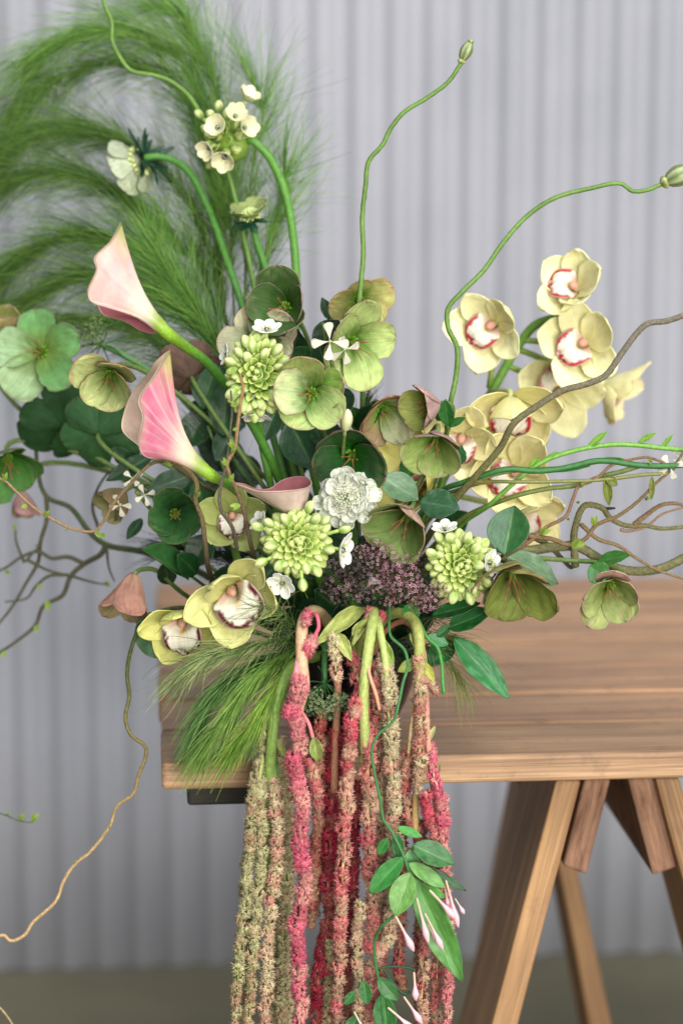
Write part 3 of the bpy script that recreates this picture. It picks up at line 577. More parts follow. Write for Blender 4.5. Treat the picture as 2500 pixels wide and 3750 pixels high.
tube('stem', px_path([(1340, 2380, VY), (1460, 2150, .13), (1600, 1800, .17), (1730, 1560, .21), (1830, 1380, .22), (1900, 1260, .22), (1960, 1190, .22), (2035, 1165, .22), (2090, 1160, .22)], 60), sz(17, .2), C(92, 132, 44), sp1, M_STEM)
orchid_flower(sp1, 1806, 1192, .19, 148, (-.34, .02, .9), (-.75, -.6), seed=1, open_=.9, spikept=(1790, 1420, .22))
orchid_flower(sp1, 2105, 1068, .19, 140, (-.3, .5, .8), (-1, .12), seed=2, open_=.8, spikept=(2040, 1165, .22))
orchid_flower(sp1, 2135, 1262, .19, 158, (-.2, .15, .95), (-.85, -.5), seed=3, spikept=(1910, 1245, .22))
orchid_flower(sp1, 2035, 1425, .24, 160, (.05, -.05, .97), (-.35, 1), seed=5, spikept=(1860, 1340, .22))
orchid_flower(sp1, 1868, 1462, .13, 185, (-.05, -.42, .85), (.0, -1), seed=4, hood=22, c0=C(240, 231, 170), spikept=(1790, 1440, .21))
orchid_flower(sp1, 1690, 1600, .12, 150, (-.1, -.1, .9), (-.3, -1), seed=6, c0=C(240, 231, 172), spikept=(1700, 1620, .2))
orchid_flower(sp1, 1885, 1725, .12, 165, (-.15, .05, .97), (-.7, -.7), seed=7, c0=C(240, 231, 170), lipr=C(178, 30, 42), spikept=(1660, 1690, .19))
orchid_flower(sp1, 2215, 1405, .28, 130, (.75, -.3, .2), (-.2, -1), seed=8, c0=C(244, 232, 182), spikept=(1900, 1280, .22))
orchid_flower(sp1, 1880, 1880, .16, 150, (.5, -.35, .7), (.5, -1), seed=9, c0=C(238, 229, 168), spikept=(1600, 1800, .17))
orchid_flower(sp1, 1560, 1760, .12, 170, (-.5, .3, .5), (-.4, -1), seed=10, c0=C(214, 206, 116), c1=C(194, 190, 92), spikept=(1590, 1820, .17))
b = at(1000, 2330, .08); MAR = C(96, 22, 28)
sp2 = thing('orchid_spray', 'short spray of green orchids with dark maroon lips at the lower left', 'orchid', b)
tube('stem', px_path([(1210, 2390, VY), (1100, 2300, .11), (950, 2200, .08), (870, 2050, .07), (850, 1920, .07)], 30), sz(15), C(104, 136, 52), sp2, M_STEM)
orchid_flower(sp2, 858, 2155, -.015, 172, (-.05, -.1, .97), (.7, -.8), seed=21, c0=C(208, 206, 136), c1=C(184, 186, 108), lipr=MAR, hood=16, lipk=1.05, spikept=(930, 2190, .08))
orchid_flower(sp2, 676, 2265, .0, 148, (-.12, -.22, .95), (.15, -1), seed=22, c0=C(208, 206, 122), c1=C(186, 190, 98), lipr=MAR, hood=18, lipk=1.0, spikept=(930, 2200, .08))
orchid_flower(sp2, 850, 1890, .05, 125, (.05, .1, .98), (.0, -1), seed=23, c0=C(176, 186, 110), c1=C(150, 166, 88), lipr=MAR, spikept=(870, 2020, .07))

# ------------------------------------------------------------------ ornithogalum (green bud clusters with white, dark eyed flowers)
BUDP = np.array([(0, .0), (.34, .06), (.62, .2), (.8, .4), (.84, .55), (.76, .72), (.52, .88), (.22, .98), (.03, 1.0)])
def bud(parent, base, d, L, w, c0, c1, name='bud', seed=0, lobes=3, mat=None):
    B = frame(d, seed * 47 % 360); a = np.linspace(0, 2 * PI, 12, endpoint=False)
    gro = 1 - .10 * np.exp(-((np.mod(a * lobes / (2 * PI), 1) - .5) / .12) ** 2)
    r = BUDP[:, 0][:, None] * gro[None] * w; z = BUDP[:, 1][:, None] * L + 0 * a[None]
    V = base + np.stack([r * np.cos(a), r * np.sin(a), z], -1) @ B.T
    S = np.repeat(BUDP[:, 1][:, None], 12, 1); st = np.repeat((np.mod(a * lobes / (2 * PI), 1) - .5)[None], len(BUDP), 0)
    c = mix(c0, c1, sm(.1, 1.0, S)); c = mix(c, C(226, 228, 190), np.clip(np.abs(st) * 2 - .35, 0, 1) * .6); c = mix(c, c0 * .8, np.exp(-(st / .06) ** 2) * .5)
    uu, vv = np.meshgrid(np.arange(12) / 12, BUDP[:, 1])
    return mesh_obj(name, V, grid_faces(len(BUDP), 12, 0, True), [], c, np.stack([uu, vv], -1), mat or M_BUD, parent)
def open_flower(parent, px, py, y, r, face, seed=0, n=6, cup=(15, 35), c=C(236, 238, 228), root=None):
    if y > .12: c = C(232, 228, 190); cup = (35, 62)
    org = at(px, py, y); Z = face_vec(face); B = frame(Z, seed * 31); L = sz(r, y)
    ov = bud(parent, org - Z * L * .02, Z, L * .34, L * .2, C(16, 44, 40), C(30, 70, 60), 'flower', seed, 3, M_DARK)
    for k in range(n):
        P, S, T = blade(org, B, L * (1 if k % 2 else .94), L * .36, k * 360 / n, cup[0], cup[1], ns=10, nt=7, shape=(.5, 3, .6), cupk=1.2, seed=seed + k, ripple=.02, off=.02 * (k % 2))
        cc = mix(C(206, 216, 160), c, sm(0, .35, S)); sheet('petal', P, cc, mix(cc, C(190, 206, 140), .35 * np.exp(-(T / .3) ** 2)), ov, M_SMOOTH, .0006, inside=org + Z)
    for k in range(n):
        a = 2 * PI * (k + .5) / n; d = B @ np.array([math.cos(a) * .75, math.sin(a) * .75, .65]); tube('stamen', np.linspace(org + d * L * .1, org + d * L * .46, 5), L * np.array([.03, .025, .02, .05, .03]), np.array([C(226, 228, 214)] * 3 + [C(214, 200, 130)] * 2), ov, M_SMOOTH, sides=5)
    if root is not None:
        tube('pedicel', crom([org, org - Z * L * .3, root], 8), sz(7, y), C(170, 190, 110), ov, M_STEM, sides=6)
    return ov
def ornithogalum(label, cx, cy, y, rx, ry, axis, buds, flowers, stem, seed, nd=76, dk=1.0, bl=52):
    org = at(cx, cy, y); Z = face_vec(axis); rg = np.random.default_rng(seed)
    th = thing('star_of_bethlehem', label, 'flower', org, 'bud clusters of the arrangement'); R = sz(rx, y); RY = sz(ry, y)
    B = frame(Z); gold = PI * (3 - 5 ** .5); back = org - Z * R * .9
    lathe_a = crom([back - Z * R * .3, org - Z * R * .1], 6); tube('axis', lathe_a, R * np.array([.3, .5, .66, .74, .7, .5]), C(130, 164, 64), th, M_BUD, sides=12)
    up_img = np.array([0, 0, 1.0]); k_el = RY / R
    for k in range(nd):
        q = (k + .5) / nd; phi = k * gold; th_ = 1.5 * q ** .55
        n = B @ np.array([math.sin(th_) * math.cos(phi), math.sin(th_) * math.sin(phi), math.cos(th_)])
        p = org - Z * R * .42 + n * R * (.74 + .06 * q); p = p + up_img * np.dot(p - org, up_img) * (k_el - 1)
        l = R * (.28 + .24 * q) * rg.uniform(.9, 1.12); d = nrm(n + Z * .35 * (1 - q) + rg.normal(0, .12, 3))
        if q < .06 or q > .48: bud(th, p - n * l * .2, d, l * 1.25, l * .5, mix(C(104, 148, 44), C(152, 178, 76), rg.uniform()), C(196, 210, 120), 'bud', k)
        if q > .03 and (q < .55 or k % 2):
            og = nrm(n - Z * np.dot(n, Z)); Yb = np.cross(n, og); Bb = np.stack([nrm(np.cross(Yb, n)), Yb, n], 1)
            P, S, T = blade(p - n * l * .15 - og * l * .25, Bb, l * 1.2, l * .66, rg.uniform(-12, 12), 70 + 25 * (1 - q), 96 - 50 * q + rg.uniform(-12, 12), ns=8, nt=7, shape=(.4, 1.8, .75), seed=k, cupk=.8, rcm=1.0)
            sheet('bract', P, mix(C(140, 180, 66), C(214, 220, 136), S ** 1.4), mix(C(150, 186, 74), C(232, 224, 164), S ** 2), th, M_BUD, .0005, inside=p + nrm(p - back) * 0 + Z * R * 2)
    for i, (bx, by, by_) in enumerate([(b + (0,))[:3] for b in buds]):
        p = at(bx, by, y - .008 + by_); rel = p - org; d = nrm(rel - Z * np.dot(rel, Z) * .6 + Z * R * .25 + rg.normal(0, .002, 3)); l = sz(bl, y) * rg.uniform(.92, 1.1)
        root = org + nrm(rel) * R * .5 - Z * R * .3; b0 = p - d * l * .5
        bo = bud(th, b0, d, l, l * .42, C(136, 172, 66), C(206, 214, 142), 'bud', i + 7)
        tube('pedicel', crom([root, (root + b0) / 2 - Z * R * .06, b0 + d * l * .03], 8), sz(7, y), C(160, 184, 96), bo, M_STEM, sides=6)
    for i, f in enumerate(flowers):
        open_flower(th, f[0], f[1], y + f[2], f[3], f[4], seed=seed + i * 3, root=org + nrm(at(f[0], f[1], y) - org) * R * .4 - Z * R * .2)
    tube('stem', crom([back] + [at(*p) for p in stem], 30) if stem else to_neck(back, -Z, seed=seed), sz(15, y), C(84, 132, 50), th, M_STEM)
    return th
ornithogalum('round green bud cluster with a tight spiral heart at the very centre', 1093, 1987, -.045, 104, 104, (.02, .12, .98),
    [(1044, 1903), (986, 1916), (943, 1929, .01), (1133, 1858, .01), (1155, 1903), (1189, 1907), (1262, 1938, .01), (1204, 2014), (992, 1999), (957, 2059), (1021, 2070), (1117, 2077), (1160, 2090), (1108, 2141, -.01)],
    [(1243, 2012, -.005, 74, (.85, -.1, .35)), (1038, 2132, .0, 62, (-.35, -.35, .8)), (955, 1912, .012, 46, (-.6, .5, .4))], None, 101)
ornithogalum('round green bud cluster right of the purple lace flowers', 1690, 2072, -.03, 104, 104, (.1, .1, .97),
    [(1605, 1969), (1645, 1972), (1711, 1972), (1740, 2009), (1579, 2026), (1750, 2072), (1782, 2133), (1728, 2153), (1659, 2187), (1719, 2190), (1608, 2140, .01)],
    [(1628, 1945, .01, 56, (-.1, .95, .3)), (1786, 2062, .0, 56, (.7, .1, .6)), (1776, 2172, .01, 46, (.7, -.5, .3))], None, 102)
ornithogalum('tall green bud cluster left of the wide open central bloom', 940, 1370, .0, 96, 150, (-.1, .25, .95),
    [(900, 1252), (925, 1268), (968, 1297), (876, 1292), (907, 1310), (1014, 1282), (846, 1325), (848, 1440), (892, 1486), (953, 1476), (1000, 1450), (1020, 1400)],
    [(976, 1214, .01, 60, (.0, .9, .4)), (938, 1508, .01, 62, (.0, -.9, .35)), (836, 1300, .01, 46, (-.9, .2, .3))], [(950, 1560, .09), (985, 1750, .1), (1060, 2050, .12), (1210, 2390, VY)], 103)
ornithogalum('blurred cream bud cluster on a bent stem at the top of the plume', 815, 505, .22, 92, 88, (-.6, .45, .5),
    [(730, 420), (750, 470, -.02), (740, 540), (800, 390, -.01), (770, 420, -.02), (830, 420)],
    [(900, 370, .0, 62, (.5, .8, .4)), (825, 570, -.04, 66, (-.2, -.5, .8)), (890, 470, -.03, 62, (.6, .2, .7)), (800, 470, -.05, 60, (-.3, .3, .9)), (860, 430, -.04, 60, (.2, .5, .8)), (770, 540, -.04, 56, (-.5, -.3, .7))],
    [(905, 508, .22), (975, 560, .22), (1040, 690, .21), (1070, 840, .2), (1085, 1010, .19), (1090, 1400, .16), (1200, 2000, .14), (1250, 2390, VY)], 104, nd=30, bl=46)
# the bent flower with pale hanging petals seen from behind at the far upper left
def nodding_scabiosa(label, px, py, y, r, face, stem, seed, petals, petal_c, bract_c, nb=12, domec=C(190, 204, 130)):
    org = at(px, py, y); Z = face_vec(face); B = frame(Z); L = sz(r, y); th = thing('scabiosa', label, 'flower', org, 'scabiosa blooms of the arrangement'); rg = np.random.default_rng(seed)
    for k in range(petals):
        a = k * 360 / petals + rg.uniform(-8, 8)
        P, S, T = blade(org, B, L * rg.uniform(.85, 1.1), L * .42, a, rg.uniform(10, 40), rg.uniform(15, 60), ns=12, nt=11, shape=(.8, 9, .5), ripple=.09, seed=seed + k, cupk=1.6)
        f = wob(seed + k, 4, 2); cc = mix(petal_c * .8, petal_c, .5 + .5 * f(S * 3, T * 2)); sheet('petal', P, cc, cc * .95, th, M_PETAL, .0005, inside=org + Z)
    for k in range(nb):
        a = k * 360 / nb + rg.uniform(-12, 12)
        P, S, T = blade(org - Z * L * .12, B, L * rg.uniform(.6, 1.0), L * .095, a, rg.uniform(-20, 10), rg.uniform(-70, 30), ns=11, nt=5, shape=(.3, 2.5, .7), seed=seed + 40 + k, ripple=.05)
        sheet('bract', P, mix(bract_c, bract_c * 1.2, S), bract_c * .9 + 0 * P, th, M_LEAF, .0005, inside=org + Z)
    n = 60; u = (np.arange(n) + .5) / n; ph = np.arange(n) * 2.399963; tt = np.arccos(1 - u * .95)
    for k in range(n):
        d = B @ np.array([math.sin(tt[k]) * math.cos(ph[k]), math.sin(tt[k]) * math.sin(ph[k]), math.cos(tt[k])])
        bud(th, org + d * L * .28, d, L * .2, L * .07, domec, domec * 1.15, 'floret', k)
    tube('stem', crom([org - Z * L * .1] + [at(*p) for p in stem], 34), sz(13, y), C(74, 126, 50), th, M_STEM)
nodding_scabiosa('blurred pale scabiosa bent over at the upper left within the plume', 520, 585, .26, 130, (-.75, -.5, -.35), [(575, 572, .26), (640, 590, .26), (700, 640, .25), (770, 780, .24), (830, 950, .22), (890, 1130, .2), (1000, 1600, .16), (1230, 2390, VY)], 201, 7, C(214, 222, 190), C(30, 66, 46), 16)
nodding_scabiosa('green scabiosa bud ringed with dark bracts below the bent cream cluster', 918, 800, .2, 88, (-.15, .95, .3), [(935, 870, .2), (965, 960, .2), (1000, 1060, .19), (1008, 1150, .18), (1030, 1500, .16), (1230, 2390, VY)], 202, 7, C(176, 190, 120), C(38, 82, 56), 22)

# white scabiosa: a ruffled ring of petals round a dome of tiny florets
def white_scabiosa():
    px, py, y, r = 1270, 1820, -.03, 118
    org = at(px, py, y); Z = face_vec((-.02, .1, .98)); B = frame(Z); L = sz(r, y); rg = np.random.default_rng(5)
    th = thing('scabiosa', 'ruffled white scabiosa pincushion just right of centre', 'flower', org, 'scabiosa blooms of the arrangement')
    WH = C(246, 247, 241)
    for ring, (n, l0, e0, e1) in enumerate([(13, 1.0, 0, 12), (14, .8, 18, 34)]):
        for k in range(n):
            a = k * 360 / n + ring * 13 + rg.uniform(-8, 8)
            P, S, T = blade(org + Z * L * .1 * ring, B, L * l0 * rg.uniform(.85, 1.1), L * .23, a, e0 + rg.uniform(-10, 14), e1 + rg.uniform(-15, 20), ns=12, nt=9, shape=(.9, 7, .5), ripple=.13, seed=300 + ring * 20 + k, cupk=2, fold=.9, twist=rg.uniform(-.5, .5))
            f = wob(k + ring * 30, 4, 2); cc = mix(C(206, 214, 178), WH, np.clip(.6 + .6 * f(S * 4, T * 2), 0, 1)); sheet('petal', P, cc, cc * .96, th, M_PETAL, .0005, inside=org + Z)
    # florets: five lobed ruffled cups
    tv = [(0, 0, 0)]; tf = []; tw = [0.0]
    for i in range(5):
        a = 2 * PI * i / 5
        tv += [(math.cos(a - .45) * .45, math.sin(a - .45) * .45, .35), (math.cos(a - .3) * 1.0, math.sin(a - .3) * 1.0, .75), (math.cos(a) * 1.15, math.sin(a) * 1.15, .6), (math.cos(a + .3) * 1.0, math.sin(a + .3) * 1.0, .8), (math.cos(a + .45) * .45, math.sin(a + .45) * .45, .35)]
        b = 1 + i * 5; tf += [(0, b, b + 4), (b, b + 1, b + 2), (b, b + 2, b + 4), (b + 4, b + 2, b + 3)]; tw += [.5, 1, 1, 1, .5]
    tv, tf, tw = np.array(tv), np.array(tf), np.array(tw)
    n = 190; u = (np.arange(n) + 5) / n; ph = np.arange(n) * 2.399963; tt = 1.25 * np.sqrt(u)
    d = np.stack([np.sin(tt) * np.cos(ph), np.sin(tt) * np.sin(ph), np.cos(tt) * .75], -1) @ B.T
    pos = org + Z * L * .12 + d * L * (.5 + .03 * rg.normal(size=(n, 1))); s = L * (.06 + .085 * u) * rg.uniform(.8, 1.25, n)
    c0 = mix(C(140, 158, 100), C(200, 208, 166), rg.uniform(0, 1, n)); c1 = mix(C(236, 232, 214), C(250, 250, 244), rg.uniform(0, 1, n))
    scatter('florets', tv, tf, tw, pos, rand_frames(d + rg.normal(0, .3, (n, 3))), s, c0, c1, th)
    for k in range(26):
        t_ = .5 * math.sqrt((k + .5) / 26); a = k * 2.399963; dd = B @ np.array([math.sin(t_) * math.cos(a), math.sin(t_) * math.sin(a), math.cos(t_) * .75])
        bud(th, org + Z * L * .12 + dd * L * .46, dd, L * .13, L * .05, C(110, 132, 80), C(196, 200, 170), 'floret_bud', k)
    tube('stem', to_neck(org, -Z, seed=77), sz(13, y), C(88, 128, 56), th, M_STEM)
white_scabiosa()

# ------------------------------------------------------------------ lace flowers (umbels of tiny florets)
STAR_V = [(0, 0, .0)]; STAR_F = []; STAR_W = [0.0]
for _i in range(5):
    _a = 2 * PI * _i / 5
    STAR_V += [(math.cos(_a - .35) * .55, math.sin(_a - .35) * .55, .12), (math.cos(_a) * 1.0, math.sin(_a) * 1.0, .3), (math.cos(_a + .35) * .55, math.sin(_a + .35) * .55, .12)]
    _b = 1 + _i * 3; STAR_F += [(0, _b, _b + 2), (_b, _b + 1, _b + 2)]; STAR_W += [.8, 1, .8]
STAR_V, STAR_F, STAR_W = np.array(STAR_V), np.array(STAR_F), np.array(STAR_W)
def umbellet(parent, p, d, R, nfl, cA, cB, cstem, hub, rg, fs=.17, name='umbellet'):
    B = frame(d); u = (np.arange(nfl) + .5) / nfl; ph = np.arange(nfl) * 2.399963 + rg.uniform(0, 6); t = 1.15 * np.sqrt(u)
    dr = np.stack([np.sin(t) * np.cos(ph), np.sin(t) * np.sin(ph), np.cos(t)], -1) @ B.T
    tip = p + dr * R * rg.uniform(.85, 1.1, (nfl, 1)); root = p - nrm(d) * R * .25
    ray_ = tube(name, crom([hub, (hub + root) / 2 + nrm(d) * R * .1, root], 8), R * .045, cstem, parent, M_STEM, sides=5)
    tt = np.linspace(0, 1, 3)[None, :, None]; strands('pedicels', root + (tip[:, None] - root) * tt, np.full((nfl, 3), R * .016), np.broadcast_to(cstem, (nfl, 3, 3)), ray_)
    c1 = mix(cA, cB, rg.uniform(0, 1, nfl) ** 1.4); c0 = cB * .35 + 0 * c1
    scatter('florets', STAR_V, STAR_F, STAR_W, tip, rand_frames(dr + rg.normal(0, .35, (nfl, 3))), R * fs * rg.uniform(.8, 1.3, nfl), c0, c1, ray_)
    tv = STAR_V[[0, 1, 4, 7, 10, 13]] * .5; tf = np.array([(0, 1, 2), (0, 2, 3), (0, 3, 4), (0, 4, 5), (0, 5, 1)])
    m = nfl * 2; dr2 = nrm(rg.normal(size=(m, 3)) + nrm(d) * .8); scatter('buds', tv, tf, np.ones(6), p + dr2 * R * rg.uniform(.5, .95, (m, 1)), rand_frames(dr2), R * fs * .9 * np.ones(m), c0[rg.integers(0, nfl, m)], c0[rg.integers(0, nfl, m)] * 1.4, ray_)
def lace(label, hub, y, cents, R, cA, cB, cs, face, stem, seed, nfl=24, group='lace flowers of the arrangement', fs=.19):
    rg = np.random.default_rng(seed); H = at(*hub); Z = face_vec(face); th = thing('lace_flower', label, 'flower', H, group)
    for (x, yy, dy, k) in cents:
        p = at(x, yy, y + dy); d = nrm(nrm(p - H) * .6 + Z * .8); umbellet(th, p, d, sz(R * k, y), int(nfl * k), cA, cB, cs, H, rg, fs)
    tube('stem', crom([H] + [at(*q) for q in stem], 20), sz(11, y), cs, th, M_STEM)
    f = 9
    for k in range(f):                                           # thin divided bracts under the umbel
        a = 2 * PI * k / f; B = frame(-Z); d = B @ np.array([math.cos(a), math.sin(a), .1 - .5 * (k % 2)])
        tube('bract', crom([H, H + d * sz(60), H + d * sz(120) - np.array([0, 0, sz(24)])], 9), sz(3), C(48, 84, 54), th, M_LEAF, sides=5)
CS = C(72, 92, 52)
lace('dusky purple lace flower with pink florets at the lower centre', (1430, 2150, .06), -.035,
     [(1372, 2010, 0, 1.05), (1420, 2042, -.008, 1.1), (1378, 2072, -.01, 1), (1440, 2100, -.02, 1.2), (1395, 2130, -.012, 1), (1455, 2165, -.012, 1.1), (1500, 2120, -.01, 1.1), (1535, 2170, -.008, 1.1), (1570, 2205, -.005, 1), (1600, 2160, 0, 1), (1488, 2070, .0, 1), (1425, 2190, -.005, .9), (1520, 2215, .0, .8), (1330, 2030, .005, .9)],
     44, C(226, 178, 192), C(104, 34, 56), CS, (0, .25, .9), [(1380, 2260, .09), (1320, 2390, VY)], 401)
lace('almost black purple lace flower left of the pinker one', (1290, 2170, .09), -.005,
     [(1215, 2090, 0, 1), (1260, 2060, .0, 1), (1300, 2100, -.008, 1.1), (1250, 2130, -.008, 1.1), (1210, 2150, 0, 1), (1300, 2160, -.004, 1), (1245, 2185, 0, .9), (1330, 2110, .0, .9), (1335, 2180, .0, .9), (1200, 2050, .01, .8)],
     44, C(180, 146, 154), C(52, 26, 36), C(52, 64, 42), (-.1, .3, .9), [(1290, 2280, .11), (1280, 2390, VY)], 402)
lace('near black lace flower tucked under the broad hellebore cup', (1545, 2110, .09), .015,
     [(1460, 1985, 0, .9), (1475, 2020, 0, .9), (1545, 2050, 0, 1), (1580, 2080, 0, .9), (1540, 2095, 0, .9), (1500, 2040, .01, .9)],
     46, C(150, 126, 130), C(52, 30, 38), C(52, 64, 42), (.1, .3, .9), [(1450, 2260, .11), (1330, 2390, VY)], 403)
lace('green unripe lace flower hanging upside down over the black bowl', (1187, 2500, -.02), -.035,
     [(1140, 2545, 0, 1), (1175, 2570, -.008, 1), (1215, 2560, -.008, 1), (1250, 2550, 0, 1), (1135, 2585, 0, .9), (1200, 2595, -.004, 1), (1160, 2530, -.01, .8), (1262, 2580, 0, .8), (1120, 2555, .005, .8)],
     40, C(196, 204, 160), C(110, 136, 82), C(60, 110, 54), (0, -.6, .75), [(1187, 2440, -.015), (1192, 2350, .03), (1230, 2330, .07), (1270, 2390, VY)], 404, fs=.2)
lace('curled green lace flower closed up beneath the tall pale calla', (372, 1262, .2), .19,
     [(345, 1200, 0, .9), (335, 1230, 0, .9), (360, 1175, 0, .8), (365, 1220, -.01, .9), (340, 1255, 0, .9), (320, 1240, 0, .8)],
     42, C(170, 186, 120), C(116, 146, 84), C(84, 124, 66), (-.2, .4, .9), [(470, 1310, .19), (640, 1430, .18), (1000, 1900, .15), (1220, 2390, VY)], 405)

# ------------------------------------------------------------------ small white four petalled flowers
def rocket_flower(label, stem, blooms, seed, pods=()):
    P0 = at(*stem[0]); th = thing('rocket_sprig', label, 'flower sprig', at(*stem[-1]), 'white four petalled sprigs')
    tube('stem', px_path(stem, 40), sz(8, stem[0][2]), C(104, 122, 66), th, M_STEM, sides=8)
    for i, (px, py, y, r, face, roll) in enumerate(blooms):
        org = at(px, py, y); Z = face_vec(face); B = frame(Z, roll); L = sz(r, y)
        e = bud(th, org - Z * L * .3, Z, L * .38, L * .11, C(150, 160, 90), C(200, 196, 110), 'flower', i)
        for k in range(4):
            Pp, S, T = blade(org, B, L, L * .27, 90 * k + (-10, 6, 8, -5)[k], 8, -8 + 10 * (k % 2), ns=12, nt=9, shape=(1.5, 7, .5), ripple=.04, seed=seed + k + i * 5, cupk=2.5)
            f = np.abs(np.sin(T * 9)) ** 6; cc = mix(C(234, 230, 212), C(150, 128, 112), .5 * f * sm(.1, .6, S) * (1 - .4 * S)); sheet('petal', Pp, cc, cc * .97, e, M_PETAL, .0005, inside=org + Z)
    for p in pods: leaf(th, *p)
rocket_flower('white four petalled sprig standing in front of the pale green hellebore', [(1208, 1262, -.01), (1215, 1330, .0), (1235, 1400, .02), (1250, 1480, .05), (1255, 1900, .1), (1270, 2390, VY)],
    [(1208, 1250, -.015, 66, (.0, .1, .98), 0), (1262, 1280, -.005, 58, (.45, -.3, .7), 25)], 501)
rocket_flower('white four petalled sprig among the green stems at the right edge', [(2470, 1715, .03), (2420, 1712, .03), (2300, 1700, .03), (2200, 1690, .03), (2080, 1712, .03), (1900, 1722, .03), (1800, 1740, .03), (1700, 1785, .04), (1560, 1850, .07), (1400, 2150, .11), (1310, 2390, VY)],
    [(2452, 1710, .02, 48, (-.3, .4, .8), 30), (2490, 1680, .03, 40, (.3, .7, .4), 10)], 502)

# ------------------------------------------------------------------ leaves of the arrangement (each sprig one thing)
def sprig(label, stem, leaves, r=8, c=C(84, 112, 52), name='leafy_sprig', group=None, cat='foliage'):
    th = thing(name, label, cat, at(*stem[-1]), group)
    tube('stem', px_path(stem, 36), sz(r, stem[0][2]) * np.linspace(.7, 1.1, 36), c, th, M_STEM, sides=8)
    for i, l in enumerate(leaves): leaf(th, *l[:3], **(l[3] if len(l) > 3 else {}), seed=i + len(label))
    return th
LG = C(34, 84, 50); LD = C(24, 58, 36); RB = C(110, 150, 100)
sprig('big glossy dark green leaf standing upright beside the right bud cluster', [(1846, 2030, -.02), (1800, 2060, .03), (1600, 2200, .1), (1330, 2390, VY)],
      [((1846, 2032, -.025), (1882, 1852, .0), 160, dict(up=(-.3, .2, .95), foldv=.25, c=C(38, 84, 48), rib=C(120, 156, 100)))], c=C(110, 100, 70))
sprig('grey green leaf blade pointing right below the upright glossy leaf', [(1850, 2040, .03), (1780, 2080, .06), (1330, 2390, VY)],
      [((1850, 2035, .04), (2042, 2138, .05), 118, dict(up=(.2, .6, .8), c=C(84, 118, 94), rib=C(130, 160, 130))), ((1860, 2210, .03), (1760, 2150, .02), 60, dict(c=LG, up=(-.2, .5, .8))), ((1800, 2190, .02), (1855, 2275, .02), 46, dict(c=LG, up=(0, .2, .9)))])
sprig('two broad blue green leaves under the nodding cup right of the scabiosa', [(1510, 1830, .02), (1470, 1900, .06), (1320, 2390, VY)],
      [((1395, 1745, .02), (1530, 1832, .01), 120, dict(up=(0, .7, .7), c=C(92, 128, 104), rib=C(150, 180, 150))), ((1535, 1838, .03), (1682, 1862, .02), 120, dict(up=(.0, .5, .85), c=C(38, 80, 56), rib=C(80, 120, 90))), ((1500, 1745, .05), (1490, 1660, .04), 70, dict(c=C(36, 96, 46)))])
sprig('small green leaves on the stem of the side on mauve hellebore', [(1640, 1560, .03), (1635, 1600, .04), (1600, 1800, .09), (1330, 2390, VY)],
      [((1640, 1560, .03), (1630, 1462, .02), 60, dict(c=C(38, 96, 46), up=(-.3, .1, .9))), ((1640, 1560, .03), (1702, 1530, .02), 30, dict(c=C(40, 100, 50))), ((1670, 1700, .05), (1690, 1630, .03), 60, dict(c=C(60, 120, 90))), ((1600, 1540, .05), (1625, 1490, .04), 40, dict(c=C(60, 110, 60)))])
sprig('pair of small oval leaves on the long stem of the smallest hellebore', [(2185, 2058, .045), (2100, 2053, .05), (1900, 2050, .062), (1700, 2080, .09), (1335, 2390, VY)],
      [((2185, 2055, .045), (2305, 2035, .03), 62, dict(up=(0, .7, .7), c=C(46, 100, 44))), ((2160, 2070, .04), (2225, 2130, .03), 88, dict(up=(-.2, .2, .95), c=C(70, 128, 72)))])
sprig('dark pointed leaves at the top centre behind the deep green hellebore', [(1180, 1180, .1), (1190, 1260, .1), (1230, 1700, .12), (1260, 2390, VY)],
      [((1215, 1175, .1), (1178, 1090, .1), 44, dict(c=LD)), ((1165, 1290, .1), (1238, 1165, .1), 110, dict(c=LD)), ((1060, 1340, .12), (1090, 1205, .1), 130, dict(c=LD)), ((1140, 1350, .1), (1050, 1290, .08), 110, dict(c=C(30, 72, 40))), ((1200, 1370, .08), (1160, 1240, .07), 90, dict(c=LD)), ((1240, 1420, .09), (1270, 1520, .06), 90, dict(c=LD))])
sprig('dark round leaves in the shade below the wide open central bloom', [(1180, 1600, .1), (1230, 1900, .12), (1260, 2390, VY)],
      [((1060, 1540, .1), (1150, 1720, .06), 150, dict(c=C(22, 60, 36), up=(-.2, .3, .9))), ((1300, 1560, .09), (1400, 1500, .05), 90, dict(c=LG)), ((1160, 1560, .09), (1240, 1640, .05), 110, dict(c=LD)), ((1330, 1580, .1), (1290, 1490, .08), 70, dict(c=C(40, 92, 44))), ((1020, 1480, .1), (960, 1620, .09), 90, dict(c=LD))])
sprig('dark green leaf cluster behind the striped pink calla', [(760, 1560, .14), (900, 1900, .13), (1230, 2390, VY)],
      [((690, 1300, .16), (620, 1440, .16), 120, dict(c=C(60, 96, 52))), ((790, 1330, .15), (740, 1500, .14), 130, dict(c=C(28, 78, 40))), ((830, 1380, .14), (820, 1600, .13), 130, dict(c=C(22, 66, 34))), ((760, 1500, .16), (680, 1640, .15), 120, dict(c=C(26, 60, 34))), ((700, 1620, .14), (600, 1560, .13), 90, dict(c=LD)), ((860, 1560, .14), (790, 1690, .12), 90, dict(c=LD))])
